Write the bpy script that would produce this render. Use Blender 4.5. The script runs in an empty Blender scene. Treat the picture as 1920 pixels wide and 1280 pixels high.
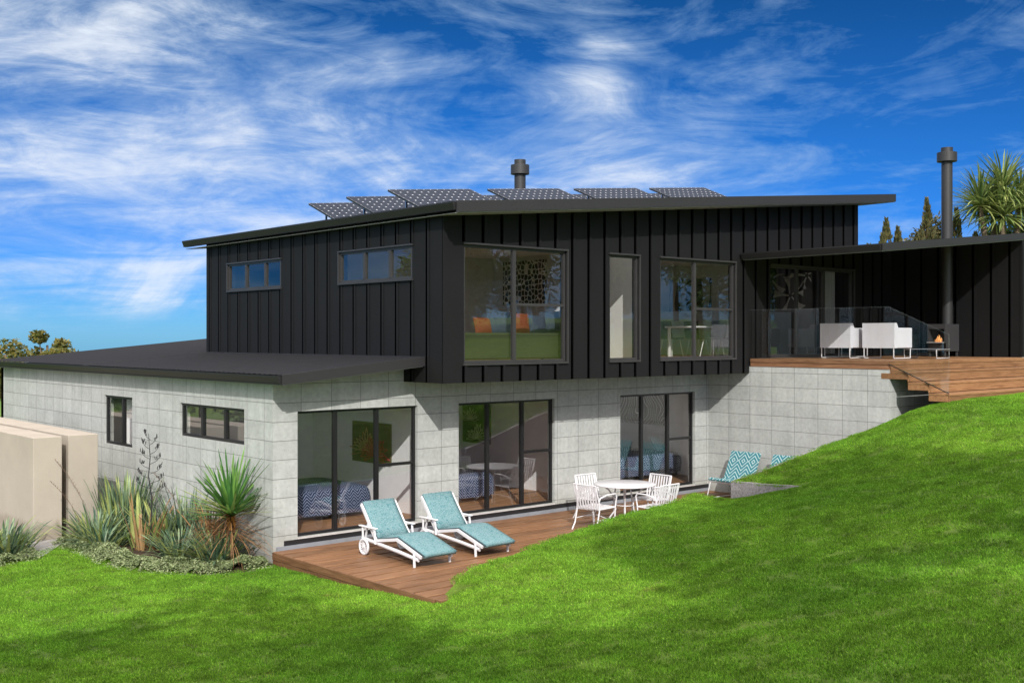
import bpy, math, random
from math import sin, cos, pi, radians, sqrt, floor
import numpy as np
from mathutils import Vector, Matrix, noise as mnoise
random.seed(7)
R = random.Random(11)
scene = bpy.context.scene
C = bpy.data.collections.new("place"); scene.collection.children.link(C)
C = scene.collection

# ------------------------------------------------------------------ materials
def new_mat(name):
    m = bpy.data.materials.new(name); m.use_nodes = True
    nt = m.node_tree
    b = nt.nodes['Principled BSDF']; o = nt.nodes['Material Output']
    return m, nt, b, o
def N(nt, t, **k):
    n = nt.nodes.new(t)
    for a, v in k.items():
        setattr(n, a, v)
    return n
def L(nt, a, b): nt.links.new(a, b)
def math_n(nt, op, a, b=None, c=None, clamp=False):
    n = N(nt, 'ShaderNodeMath', operation=op); n.use_clamp = clamp
    for i, v in enumerate((a, b, c)):
        if v is None: continue
        if isinstance(v, (int, float)): n.inputs[i].default_value = v
        else: L(nt, v, n.inputs[i])
    return n.outputs[0]
def mix_n(nt, fac, a, b, bt='MIX'):
    n = N(nt, 'ShaderNodeMix', data_type='RGBA', blend_type=bt)
    for s, v in ((n.inputs[0], fac), (n.inputs[6], a), (n.inputs[7], b)):
        if isinstance(v, (int, float)): s.default_value = v
        elif isinstance(v, tuple): s.default_value = (*v[:3], 1)
        else: L(nt, v, s)
    return n.outputs[2]
def ramp_n(nt, fac, stops):
    n = N(nt, 'ShaderNodeValToRGB'); cr = n.color_ramp
    while len(cr.elements) < len(stops): cr.elements.new(.5)
    for e, (p, c) in zip(cr.elements, stops):
        e.position = p; e.color = (*c, 1) if isinstance(c, tuple) else (c, c, c, 1)
    L(nt, fac, n.inputs[0]); return n.outputs[0]
def noise_n(nt, vec, scale, detail=3, rough=.55, dist=0):
    n = N(nt, 'ShaderNodeTexNoise'); n.inputs['Scale'].default_value = scale
    n.inputs['Detail'].default_value = detail; n.inputs['Roughness'].default_value = rough
    n.inputs['Distortion'].default_value = dist
    if vec is not None: L(nt, vec, n.inputs['Vector'])
    return n.outputs['Fac']
def pos_n(nt): return N(nt, 'ShaderNodeNewGeometry').outputs['Position']
def obj_n(nt): return N(nt, 'ShaderNodeTexCoord').outputs['Object']
def scale_n(nt, v, s, loc=(0,0,0), rot=(0,0,0)):
    n = N(nt, 'ShaderNodeMapping'); n.inputs['Scale'].default_value = s
    n.inputs['Location'].default_value = loc; n.inputs['Rotation'].default_value = rot
    L(nt, v, n.inputs['Vector']); return n.outputs[0]
def bump_n(nt, h, b, strength=.3, dist=.01):
    n = N(nt, 'ShaderNodeBump'); n.inputs['Strength'].default_value = strength
    n.inputs['Distance'].default_value = dist; L(nt, h, n.inputs['Height']); L(nt, n.outputs[0], b.inputs['Normal'])

def simple(name, col, rough=.5, metal=0, var=.12, scale=6, bump=0, spec=.5):
    m, nt, b, o = new_mat(name)
    p = obj_n(nt); f = noise_n(nt, p, scale, 4)
    k = ramp_n(nt, f, [(.25, 1-var), (.75, 1+var)])
    L(nt, mix_n(nt, 1, tuple(col), k, 'MULTIPLY'), b.inputs['Base Color'])
    b.inputs['Roughness'].default_value = rough; b.inputs['Metallic'].default_value = metal
    b.inputs['Specular IOR Level'].default_value = spec
    if bump: bump_n(nt, noise_n(nt, p, scale*12, 3), b, bump, .004)
    return m

def concrete(name, x0, y0, dx=.5905):
    m, nt, b, o = new_mat(name)
    g = N(nt, 'ShaderNodeNewGeometry'); P = g.outputs['Position']
    s = N(nt, 'ShaderNodeSeparateXYZ'); L(nt, P, s.inputs[0])
    sn = N(nt, 'ShaderNodeSeparateXYZ'); L(nt, g.outputs['True Normal'], sn.inputs[0])
    side = math_n(nt, 'GREATER_THAN', math_n(nt, 'ABSOLUTE', sn.outputs[0]), .5)
    u1 = math_n(nt, 'DIVIDE', math_n(nt, 'SUBTRACT', s.outputs[0], x0), dx)
    u2 = math_n(nt, 'DIVIDE', math_n(nt, 'SUBTRACT', s.outputs[1], y0), dx)
    u = math_n(nt, 'ADD', math_n(nt, 'MULTIPLY', u1, math_n(nt, 'SUBTRACT', 1, side)), math_n(nt, 'MULTIPLY', u2, side))
    v = math_n(nt, 'DIVIDE', math_n(nt, 'SUBTRACT', s.outputs[2], .369), .3135)
    def line(q, w):
        f = math_n(nt, 'ABSOLUTE', math_n(nt, 'SUBTRACT', math_n(nt, 'FRACT', math_n(nt, 'ADD', q, 100.5)), .5))
        return math_n(nt, 'LESS_THAN', f, w)
    lh = line(v, .019); lv = line(u, .0115)
    # per-block tone
    cx = N(nt, 'ShaderNodeCombineXYZ')
    L(nt, math_n(nt, 'FLOOR', math_n(nt, 'ADD', u, 100)), cx.inputs[0]); L(nt, math_n(nt, 'FLOOR', math_n(nt, 'ADD', v, 100)), cx.inputs[1])
    wn = N(nt, 'ShaderNodeTexWhiteNoise', noise_dimensions='2D'); L(nt, cx.outputs[0], wn.inputs['Vector'])
    tone = math_n(nt, 'ADD', .93, math_n(nt, 'MULTIPLY', wn.outputs['Value'], .13))
    n1 = noise_n(nt, scale_n(nt, P, (1, 1, 1.6)), 1.7, 5, .55)
    n2 = noise_n(nt, P, 14, 5, .6)
    base = ramp_n(nt, n1, [(.3, (.365, .382, .366)), (.5, (.400, .418, .402)), (.72, (.435, .452, .435))])
    base = mix_n(nt, 1, base, ramp_n(nt, n2, [(.3, .88), (.7, 1.09)]), 'MULTIPLY')
    base = mix_n(nt, 1, base, tone, 'MULTIPLY')
    streak = noise_n(nt, scale_n(nt, P, (5, 5, .5)), 1.3, 4, .6)
    base = mix_n(nt, 1, base, ramp_n(nt, streak, [(.3, .90), (.6, 1.03)]), 'MULTIPLY')
    low = math_n(nt, 'ADD', s.outputs[2], math_n(nt, 'MULTIPLY', noise_n(nt, scale_n(nt, P, (3, 3, 1)), 1.5, 4), .5))
    base = mix_n(nt, ramp_n(nt, low, [(.1, .4), (.45, 0)]), base, (.24, .22, .18))
    vo = N(nt, 'ShaderNodeTexVoronoi'); vo.inputs['Scale'].default_value = 9; L(nt, P, vo.inputs['Vector'])
    spot = math_n(nt, 'MULTIPLY', math_n(nt, 'LESS_THAN', vo.outputs['Distance'], .09), .45)
    base = mix_n(nt, spot, base, (.2, .2, .19))
    ln = math_n(nt, 'MAXIMUM', lh, math_n(nt, 'MULTIPLY', lv, .8))
    base = mix_n(nt, math_n(nt, 'MULTIPLY', ln, .8), base, (.14, .145, .135))
    L(nt, base, b.inputs['Base Color']); b.inputs['Roughness'].default_value = .8
    b.inputs['Specular IOR Level'].default_value = .25
    h = math_n(nt, 'SUBTRACT', n2, math_n(nt, 'MULTIPLY', ln, 2))
    bump_n(nt, h, b, .35, .006)
    return m

def wood(name, c1, c2, c3, along='x', rough=.5):
    m, nt, b, o = new_mat(name)
    P = pos_n(nt)
    s = {'x': (1.2, 14, 14), 'y': (14, 1.2, 14), 'z': (14, 14, 1.2)}[along]
    g = N(nt, 'ShaderNodeNewGeometry'); ri = g.outputs['Random Per Island']
    vv = N(nt, 'ShaderNodeVectorMath', operation='ADD'); L(nt, scale_n(nt, P, s), vv.inputs[0])
    cb = N(nt, 'ShaderNodeCombineXYZ'); L(nt, math_n(nt, 'MULTIPLY', ri, 37), cb.inputs[0]); L(nt, cb.outputs[0], vv.inputs[1])
    f = noise_n(nt, vv.outputs[0], 1.6, 6, .6, .6)
    f2 = noise_n(nt, vv.outputs[0], 9, 3, .6)
    col = ramp_n(nt, f, [(.28, c1), (.5, c2), (.75, c3)])
    k = math_n(nt, 'ADD', .76, math_n(nt, 'MULTIPLY', ri, .44))
    col = mix_n(nt, 1, col, k, 'MULTIPLY')
    col = mix_n(nt, 1, col, ramp_n(nt, f2, [(.3, .86), (.7, 1.08)]), 'MULTIPLY')
    L(nt, col, b.inputs['Base Color']); b.inputs['Roughness'].default_value = rough
    b.inputs['Specular IOR Level'].default_value = .3
    bump_n(nt, f2, b, .15, .003)
    return m

def leaf_mat(name, c1, c2, trans=.35, rough=.5, scale=3):
    m, nt, b, o = new_mat(name)
    g = N(nt, 'ShaderNodeNewGeometry')
    col = ramp_n(nt, g.outputs['Random Per Island'], [(.1, c1), (.9, c2)])
    n = noise_n(nt, pos_n(nt), scale, 2)
    col = mix_n(nt, 1, col, ramp_n(nt, n, [(.3, .72), (.7, 1.2)]), 'MULTIPLY')
    L(nt, col, b.inputs['Base Color']); b.inputs['Roughness'].default_value = rough
    b.inputs['Specular IOR Level'].default_value = .35
    t = N(nt, 'ShaderNodeBsdfTranslucent'); L(nt, col, t.inputs['Color'])
    mx = N(nt, 'ShaderNodeMixShader'); mx.inputs[0].default_value = trans
    L(nt, b.outputs[0], mx.inputs[1]); L(nt, t.outputs[0], mx.inputs[2]); L(nt, mx.outputs[0], o.inputs[0])
    return m

def glass_mat(name, base=.14, tint=(.82, .86, .85)):
    m, nt, b, o = new_mat(name); nt.nodes.remove(b)
    tr = N(nt, 'ShaderNodeBsdfTransparent'); tr.inputs[0].default_value = (*tint, 1)
    gl = N(nt, 'ShaderNodeBsdfGlossy'); gl.inputs['Roughness'].default_value = 0.0
    gl.inputs['Color'].default_value = (1, 1, 1, 1)
    lw = N(nt, 'ShaderNodeLayerWeight'); lw.inputs[0].default_value = .5
    fr = math_n(nt, 'MULTIPLY', math_n(nt, 'POWER', lw.outputs['Facing'], 4), .8)
    bp = N(nt, 'ShaderNodeBump'); bp.inputs['Strength'].default_value = .03; bp.inputs['Distance'].default_value = .01
    L(nt, noise_n(nt, pos_n(nt), 1.3, 1), bp.inputs['Height']); L(nt, bp.outputs[0], gl.inputs['Normal'])
    f = math_n(nt, 'ADD', fr, base, clamp=True)
    mx = N(nt, 'ShaderNodeMixShader'); L(nt, f, mx.inputs[0]); L(nt, tr.outputs[0], mx.inputs[1]); L(nt, gl.outputs[0], mx.inputs[2])
    L(nt, mx.outputs[0], o.inputs[0]); return m

def zigzag(name, c1, c2, sc=9, w=.32, axis='xy', lines=True):
    """woven zigzag / maze pattern cloth in object space"""
    m, nt, b, o = new_mat(name)
    s = N(nt, 'ShaderNodeSeparateXYZ'); L(nt, obj_n(nt), s.inputs[0])
    ix = 'xyz'.index(axis[0]); iy = 'xyz'.index(axis[1])
    x = math_n(nt, 'MULTIPLY', s.outputs[ix], sc); y = math_n(nt, 'MULTIPLY', s.outputs[iy], sc)
    cell = N(nt, 'ShaderNodeCombineXYZ')
    L(nt, math_n(nt, 'FLOOR', math_n(nt, 'MULTIPLY', x, .33)), cell.inputs[0]); L(nt, math_n(nt, 'FLOOR', math_n(nt, 'MULTIPLY', y, .33)), cell.inputs[1])
    wn = N(nt, 'ShaderNodeTexWhiteNoise', noise_dimensions='2D'); L(nt, cell.outputs[0], wn.inputs['Vector'])
    sg = math_n(nt, 'SUBTRACT', math_n(nt, 'MULTIPLY', math_n(nt, 'GREATER_THAN', wn.outputs['Value'], .5), 2), 1)
    tri = math_n(nt, 'PINGPONG', x, 1.0)
    q = math_n(nt, 'FRACT', math_n(nt, 'ADD', math_n(nt, 'MULTIPLY', math_n(nt, 'ADD', y, math_n(nt, 'MULTIPLY', tri, sg)), 1.6), 50))
    f = math_n(nt, 'LESS_THAN', q, w)
    n = noise_n(nt, obj_n(nt), 30, 2)
    col = mix_n(nt, f, tuple(c1), tuple(c2))
    col = mix_n(nt, 1, col, ramp_n(nt, n, [(.3, .85), (.7, 1.1)]), 'MULTIPLY')
    L(nt, col, b.inputs['Base Color']); b.inputs['Roughness'].default_value = .9
    b.inputs['Specular IOR Level'].default_value = .1
    return m

def paisley(name):
    m, nt, b, o = new_mat(name)
    P = obj_n(nt)
    f = noise_n(nt, P, 16, 2, .5, 2.6); g = noise_n(nt, P, 55, 3, .6, 1.5)
    col = ramp_n(nt, f, [(.36, (0.037, 0.155, 0.174)), (.45, (0.093, 0.223, 0.242)), (.5, (0.260, 0.341, 0.353)), (.56, (0.087, 0.223, 0.242)), (.68, (0.186, 0.291, 0.310))])
    col = mix_n(nt, .35, col, ramp_n(nt, g, [(.42, (0.043, 0.149, 0.167)), (.6, (0.260, 0.347, 0.360))]))
    L(nt, col, b.inputs['Base Color']); b.inputs['Roughness'].default_value = .85; b.inputs['Specular IOR Level'].default_value = .15
    bump_n(nt, noise_n(nt, P, 5, 2), b, .5, .02)
    return m

def solar_cells(name):
    m, nt, b, o = new_mat(name)
    s = N(nt, 'ShaderNodeSeparateXYZ'); L(nt, obj_n(nt), s.inputs[0])
    def cen(q): return math_n(nt, 'ABSOLUTE', math_n(nt, 'SUBTRACT', math_n(nt, 'FRACT', math_n(nt, 'ADD', math_n(nt, 'DIVIDE', q, .1655), 100)), .5))
    a = cen(s.outputs[0]); c = cen(s.outputs[1])
    dia = math_n(nt, 'GREATER_THAN', math_n(nt, 'ADD', a, c), .87)
    ln = math_n(nt, 'GREATER_THAN', math_n(nt, 'MAXIMUM', a, c), .475)
    col = mix_n(nt, math_n(nt, 'MULTIPLY', ln, .5), (.006, .012, .026), (.06, .085, .13))
    col = mix_n(nt, dia, col, (.5, .53, .56))
    L(nt, col, b.inputs['Base Color']); b.inputs['Roughness'].default_value = .5; b.inputs['Specular IOR Level'].default_value = .08
    return m

def art_mat(name, kind):
    m, nt, b, o = new_mat(name); sp_ = N(nt, 'ShaderNodeSeparateXYZ'); L(nt, obj_n(nt), sp_.inputs[0]); cb_ = N(nt, 'ShaderNodeCombineXYZ'); L(nt, sp_.outputs[1], cb_.inputs[0]); L(nt, sp_.outputs[2], cb_.inputs[1]); P = cb_.outputs[0]
    if kind == 'spots':
        vo = N(nt, 'ShaderNodeTexVoronoi', feature='DISTANCE_TO_EDGE'); vo.inputs['Scale'].default_value = 8.5
        vo.inputs['Randomness'].default_value = .55
        L(nt, P, vo.inputs['Vector'])
        col = ramp_n(nt, vo.outputs['Distance'], [(.07, (.88, .88, .84)), (.10, (.015, .015, .015))])
    elif kind == 'waves':
        w = N(nt, 'ShaderNodeTexWave'); w.inputs['Scale'].default_value = .9; w.inputs['Distortion'].default_value = 5; w.inputs['Detail'].default_value = .5
        L(nt, P, w.inputs['Vector'])
        col = ramp_n(nt, w.outputs['Fac'], [(.45, (.05, .055, .045)), (.5, (.45, .46, .42))])
    elif kind == 'swirl':
        w = N(nt, 'ShaderNodeTexWave'); w.inputs['Scale'].default_value = 1.6; w.inputs['Distortion'].default_value = 16; w.inputs['Detail'].default_value = .6
        L(nt, P, w.inputs['Vector'])
        col = ramp_n(nt, w.outputs['Fac'], [(.44, (.06, .05, .05)), (.48, (.75, .72, .7)), (.54, (.75, .72, .7)), (.58, (.06, .05, .05))])
    else:
        col = ramp_n(nt, noise_n(nt, P, 5, 2), [(.3, kind), (.7, tuple(v*1.3 for v in kind))])
    L(nt, col, b.inputs['Base Color']); b.inputs['Roughness'].default_value = .7
    return m

M = {}
M['conc'] = concrete('pale precast concrete', 9.648, 16.703)
M['conc2'] = concrete('pale precast concrete terrace', 9.648, 15.829, .584)
M['clad'] = simple('charcoal cladding', (.0080, .0082, .0088), .6, 0, .10, 1.5, 0, .22)
M['joint'] = simple('black cladding joint', (.0006, .0006, .0006), .9, 0, .1, 4, 0, .0)
M['fascia'] = simple('dark grey fascia', (.021, .0205, .0215), .5, 0, .06, 1.5)
M['gutter'] = simple('charcoal gutter', (.011, .011, .0115), .5, 0, .1, 1.5)
M['soffit'] = simple('light grey soffit', (.36, .35, .36), .8)
M['frame'] = simple('black aluminium frame', (.012, .012, .013), .35, 0, .1)
M['frame2'] = simple('charcoal aluminium frame', (.035, .034, .035), .4, 0, .1)
M['sill'] = simple('light sill', (.45, .44, .43), .6)
M['found'] = simple('blue grey footing', (.2, .215, .24), .85, 0, .15, 3, .2)
M['black'] = simple('black flashing', (.012, .012, .014), .5)
M['white'] = simple('white powder coat', (.66, .66, .68), .35, 0, .03)
M['whitef'] = simple('white outdoor vinyl', (.60, .60, .64), .6, 0, .04, 3)
M['glass'] = glass_mat('window glass', .165, (.97, .98, .97))
M['glassup'] = glass_mat('upper window glass', .115, (.93, .94, .92))
M['bglass'] = glass_mat('balustrade glass', .13, (.95, .97, .96))
M['deck'] = wood('red brown decking', (.12, .058, .027), (.225, .115, .056), (.315, .172, .090), 'x')
M['updeck'] = wood('golden brown decking', (.17, .082, .036), (.26, .135, .062), (.33, .18, .088), 'x')
M['updecky'] = wood('golden brown edge boards', (.18, .085, .042), (.28, .14, .074), (.36, .19, .105), 'y')
M['floor'] = wood('interior timber floor', (.2, .1, .05), (.32, .17, .085), (.42, .25, .14), 'x')
M['iwall'] = simple('painted plaster', (.87, .86, .89), .9, 0, .03)
M['iwalld'] = simple('grey plaster', (.66, .66, .65), .9, 0, .03)
M['ceil'] = simple('ceiling plaster', (.85, .85, .85), .9, 0, .02)
M['solar'] = solar_cells('solar cells')
M['alu'] = simple('brushed aluminium', (.5, .5, .52), .35, 1)
M['pais'] = paisley('aqua patterned cushion')
M['piping'] = simple('dark piping', (.03, .05, .06), .8)
M['bedc'] = zigzag('blue zigzag bedspread', (.008, .016, .06), (.30, .36, .50), 11, .30, 'xz')
M['bedt'] = zigzag('blue zigzag bedspread top', (.008, .016, .06), (.30, .36, .50), 11, .30, 'xy')
M['teal'] = zigzag('teal zigzag sling', (.05, .20, .235), (.50, .62, .62), 7.5, .24, 'yz')
M['orange'] = zigzag('orange woven cushion', (.11, .022, .010), (.22, .09, .04), 30, .4, 'xz')
M['blue'] = zigzag('blue spiral cushion', (.008, .016, .03), (.10, .13, .17), 26, .38, 'xz')
M['tealc'] = zigzag('aqua chevron cushion', (.12, .35, .4), (.6, .72, .74), 18, .4, 'xz')
M['sofa'] = simple('olive green upholstery', (.022, .03, .010), .9, 0, .15, 10)
M['darkseat'] = simple('dark grey chair shell', (.03, .032, .03), .5)
M['beige'] = simple('beige roughcast render', (.375, .335, .278), .9, 0, .05, 4, .5, .2)
m, nt, b, o = new_mat('beige roughcast render wall'); P = pos_n(nt); sz_ = N(nt, 'ShaderNodeSeparateXYZ'); L(nt, P, sz_.inputs[0])
f = noise_n(nt, P, 1.4, 5, .6); col = mix_n(nt, 1, (.375, .335, .278), ramp_n(nt, f, [(.25, .9), (.75, 1.08)]), 'MULTIPLY')
st_ = math_n(nt, 'MULTIPLY', ramp_n(nt, math_n(nt, 'ADD', sz_.outputs[2], math_n(nt, 'MULTIPLY', noise_n(nt, scale_n(nt, P, (6, 6, 1)), 1.5, 4), .35)), [(.0, .45), (.12, 0)]), 1)
L(nt, mix_n(nt, st_, col, (.17, .14, .10)), b.inputs['Base Color']); b.inputs['Roughness'].default_value = .9; b.inputs['Specular IOR Level'].default_value = .15
bump_n(nt, noise_n(nt, P, 45, 3), b, .6, .006); M['beige'] = m
M['agg'] = simple('exposed aggregate concrete', (.28, .26, .265), .9, 0, .4, 30, .4, .2)
M['path'] = simple('grey concrete path', (.30, .29, .28), .9, 0, .1, 5, .2)
M['flue'] = simple('matt black flue', (.027, .027, .028), .45, 0, .06, 2)
M['fbox'] = simple('grey steel firebox', (.04, .04, .042), .5, 0, .08, 3)
M['bark'] = simple('grey brown bark', (.17, .13, .09), .9, 0, .35, 12, .6, .2)
M['barkd'] = simple('dark bark', (.08, .055, .035), .9, 0, .35, 12, .6, .2)
M['curtain'] = simple('grey curtain', (.35, .35, .36), .9, 0, .05)
M['soil'] = simple('dark garden soil', (.05, .035, .025), .95, 0, .4, 12, .5, .1)
m, nt, b, o = new_mat('flame'); b.inputs['Base Color'].default_value = (.8, .35, .1, 1)
b.inputs['Emission Color'].default_value = (1, .42, .14, 1); b.inputs['Emission Strength'].default_value = .45; M['flame'] = m
M['art_spots'] = art_mat('black and cream pebble print', 'spots')
M['art_waves'] = art_mat('grey wave print', 'waves')
M['art_swirl'] = art_mat('line swirl print', 'swirl')
M['art_dark'] = art_mat('dark canvas', (.03, .03, .028))
M['art_green'] = art_mat('olive canvas', (.10, .075, .04))
M['red'] = simple('crimson ink', (.42, .05, .06), .8)
M['peach'] = simple('peach ink', (.55, .3, .16), .8)
M['cream'] = simple('cream ink', (.65, .68, .45), .8)
M['petal'] = simple('grey petal ink', (.40, .40, .38), .8)
M['flaxg'] = leaf_mat('blue green flax', (.045, .095, .062), (.22, .30, .17), .25, .35)
M['flaxb'] = leaf_mat('blue green flax broad', (.05, .11, .065), (.26, .35, .19), .25, .35)
M['flaxy'] = leaf_mat('yellow green flax', (.17, .25, .07), (.42, .46, .16), .3, .4)
M['flaxo'] = leaf_mat('bronze flax', (.26, .15, .06), (.42, .27, .13), .3, .45)
M['cordg'] = leaf_mat('bright cordyline', (.05, .16, .04), (.17, .33, .07), .35, .35)
M['cordb'] = leaf_mat('dead cordyline skirt', (.16, .08, .035), (.40, .22, .10), .2, .7)
M['cordo'] = leaf_mat('orange cordyline stem', (.40, .17, .03), (.55, .27, .06), .2, .6)
M['palmg'] = leaf_mat('cabbage tree leaves', (.05, .10, .03), (.24, .30, .09), .3, .4)
M['gcov'] = leaf_mat('variegated ground cover', (.10, .15, .05), (.40, .46, .24), .25, .5, 8)
M['tree1'] = leaf_mat('olive tree leaves', (.06, .09, .02), (.24, .20, .05), .3, .45)
M['tree2'] = leaf_mat('dark conifer leaves', (.05, .065, .025), (.17, .15, .06), .25, .6)
M['tree3'] = leaf_mat('mid green leaves', (.035, .08, .02), (.12, .2, .05), .3, .5)
M['stalk'] = simple('dark seed stalk', (.02, .02, .022), .7)
M['dry'] = simple('dry grass stem', (.16, .10, .07), .8)

# lawn ------------------------------------------------------------------
def lawn_mat(name, blades=False):
    m, nt, b, o = new_mat(name); P = pos_n(nt)
    n1 = noise_n(nt, P, .35, 3, .5); n2 = noise_n(nt, P, 2.6, 5, .65); n3 = noise_n(nt, P, 38, 3, .7)
    col = ramp_n(nt, n1, [(.3, (.175, .385, .036)), (.7, (.275, .50, .052))])
    col = mix_n(nt, 1, col, ramp_n(nt, n2, [(.28, .6), (.5, 1.0), (.75, 1.3)]), 'MULTIPLY')
    col = mix_n(nt, 1, col, ramp_n(nt, n3, [(.3, .62), (.7, 1.3)]), 'MULTIPLY')
    dry = noise_n(nt, P, 1.1, 6, .75)
    col = mix_n(nt, ramp_n(nt, dry, [(.62, 0), (.74, .6)]), col, (.42, .33, .12))
    if blades:
        ob = N(nt, 'ShaderNodeObjectInfo'); g = N(nt, 'ShaderNodeNewGeometry')
        col = mix_n(nt, 1, col, ramp_n(nt, g.outputs['Random Per Island'], [(0, (.42, .48, .42)), (.45, (.85, .9, .85)), (.9, (1.3, 1.22, 1.2)), (.97, (2.1, 1.7, 2.4))]), 'MULTIPLY')
    else:
        col = mix_n(nt, 1, col, (.42, .38, .42), 'MULTIPLY')
    L(nt, col, b.inputs['Base Color']); b.inputs['Roughness'].default_value = .7; b.inputs['Specular IOR Level'].default_value = .12
    if blades:
        t = N(nt, 'ShaderNodeBsdfTranslucent'); L(nt, col, t.inputs['Color'])
        mx = N(nt, 'ShaderNodeMixShader'); mx.inputs[0].default_value = .45
        L(nt, b.outputs[0], mx.inputs[1]); L(nt, t.outputs[0], mx.inputs[2]); L(nt, mx.outputs[0], o.inputs[0])
    else:
        bump_n(nt, n3, b, .8, .03)
    return m
M['lawn'] = lawn_mat('lawn turf'); M['blades'] = lawn_mat('lawn grass blades', True)

# ------------------------------------------------------------------ mesh helper
class MB:
    def __init__(s): s.v = []; s.f = []; s.mi = []; s.sm = []
    def add(s, vs, fs, mi=0, smooth=False):
        n = len(s.v); s.v += [tuple(v) for v in vs]
        for f in fs: s.f.append([i+n for i in f]); s.mi.append(mi); s.sm.append(smooth)
    def hexa(s, p, mi=0):  # 8 points: bottom 4 ccw, top 4 ccw
        s.add(p, [(0,3,2,1), (4,5,6,7), (0,1,5,4), (1,2,6,5), (2,3,7,6), (3,0,4,7)], mi)
    def box(s, x0, x1, y0, y1, z0, z1, mi=0):
        if x0 > x1: x0, x1 = x1, x0
        if y0 > y1: y0, y1 = y1, y0
        s.hexa([(x0,y0,z0),(x1,y0,z0),(x1,y1,z0),(x0,y1,z0),(x0,y0,z1),(x1,y0,z1),(x1,y1,z1),(x0,y1,z1)], mi)
    def bbox(s, x0, x1, y0, y1, z0, z1, r=.01, mi=0):
        """box with chamfered edges"""
        vs = []; idx = {}
        xs = (x0, x0+r, x1-r, x1); ys = (y0, y0+r, y1-r, y1); zs = (z0, z0+r, z1-r, z1)
        def V(i, j, k):
            if (i, j, k) not in idx: idx[(i, j, k)] = len(vs); vs.append((xs[i], ys[j], zs[k]))
            return idx[(i, j, k)]
        fs = []
        for a, (A, B) in ((0, (1, 2)), (1, (2, 0)), (2, (0, 1))):
            for e in (0, 3):
                q = []
                for (p, r_) in ((1, 1), (2, 1), (2, 2), (1, 2)):
                    t = [0, 0, 0]; t[a] = e; t[A] = p; t[B] = r_; q.append(V(*t))
                fs.append(q if e else q[::-1])
        def other(a): return [(1, 2), (2, 0), (0, 1)][a]
        for a in range(3):  # edges parallel to axis a
            A, B = other(a)
            for ea in (0, 3):
                for eb in (0, 3):
                    ia = 1 if ea == 0 else 2; ib = 1 if eb == 0 else 2
                    def T(l, p, q_):
                        t = [0, 0, 0]; t[a] = l; t[A] = p; t[B] = q_; return V(*t)
                    q = [T(1, ea, ib), T(2, ea, ib), T(2, ia, eb), T(1, ia, eb)]
                    fs.append(q)
        for i in (0, 3):
            for j in (0, 3):
                for k in (0, 3):
                    a = 1 if i == 0 else 2; b_ = 1 if j == 0 else 2; c = 1 if k == 0 else 2
                    fs.append([V(i, b_, c), V(a, j, c), V(a, b_, k)])
        s.add(vs, fs, mi)
    def tube(s, pts, r, n=8, mi=0, cap=True, flat=None):
        pts = [Vector(p) for p in pts]; rs = r if isinstance(r, (list, tuple)) else [r]*len(pts)
        vs = []; fs = []; up = None
        for i, p in enumerate(pts):
            d = (pts[min(i+1, len(pts)-1)] - pts[max(i-1, 0)]).normalized()
            if up is None: up = Vector((0, 0, 1)) if abs(d.z) < .95 else Vector((1, 0, 0))
            a = d.cross(up).normalized(); b_ = a.cross(d).normalized(); up = b_
            for k in range(n):
                t = 2*pi*k/n; vs.append(p + a*cos(t)*rs[i] + b_*sin(t)*rs[i]*(flat or 1))
        for i in range(len(pts)-1):
            for k in range(n):
                fs.append((i*n+k, i*n+(k+1) % n, (i+1)*n+(k+1) % n, (i+1)*n+k))
        s.add(vs, fs, mi, True)
        if cap:
            s.add(vs[:n], [tuple(range(n))[::-1]], mi); s.add(vs[-n:], [tuple(range(n))], mi)
    def lathe(s, prof, c=(0,0,0), n=24, mi=0, smooth=True):
        vs = []; fs = []
        for r, z in prof:
            for k in range(n): t = 2*pi*k/n; vs.append((c[0]+r*cos(t), c[1]+r*sin(t), c[2]+z))
        for i in range(len(prof)-1):
            for k in range(n): fs.append((i*n+k, i*n+(k+1) % n, (i+1)*n+(k+1) % n, (i+1)*n+k))
        s.add(vs, fs, mi, smooth)
    def bar(s, a, b, w, h, mi=0, up=(0,0,1)):
        a = Vector(a); b = Vector(b); d = (b-a).normalized(); u = Vector(up)
        sd = d.cross(u)
        if sd.length < 1e-4: sd = d.cross(Vector((1, 0, 0)))
        sd.normalize(); u = sd.cross(d).normalized()
        q = [(-w/2, -h/2), (w/2, -h/2), (w/2, h/2), (-w/2, h/2)]
        vs = [p + sd*x + u*y for p in (a, b) for x, y in q]
        s.add(vs, [(3,2,1,0), (4,5,6,7), (0,1,5,4), (1,2,6,5), (2,3,7,6), (3,0,4,7)], mi)
    def slab(s, prof, x0, x1, th, mi=0, axis='x', smooth=False, nx=1):
        """strip following a profile [(a,z)], thickness th downwards along normals"""
        top = []; bot = []
        n = len(prof)
        for i, (a, z) in enumerate(prof):
            p0 = prof[max(i-1, 0)]; p1 = prof[min(i+1, n-1)]
            dx, dz = p1[0]-p0[0], p1[1]-p0[1]; l = sqrt(dx*dx+dz*dz); nx_, nz = -dz/l, dx/l
            top.append((a, z)); bot.append((a-nx_*th, z-nz*th))
        loop = top + bot[::-1]; k = len(loop); vs = []
        for x in (x0, x1):
            for a, z in loop: vs.append((x, a, z) if axis == 'x' else (a, x, z))
        fs = [tuple(range(k)), tuple(range(2*k-1, k-1, -1))]
        fs = []
        for i in range(n-1):
            fs.append((i, i+1, k-2-i, k-1-i)); fs.append((k+k-1-i, k+k-2-i, k+i+1, k+i))
        for i in range(k): fs.append((i, k+i, k+(i+1) % k, (i+1) % k))
        s.add(vs, fs, mi, smooth)
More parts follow.
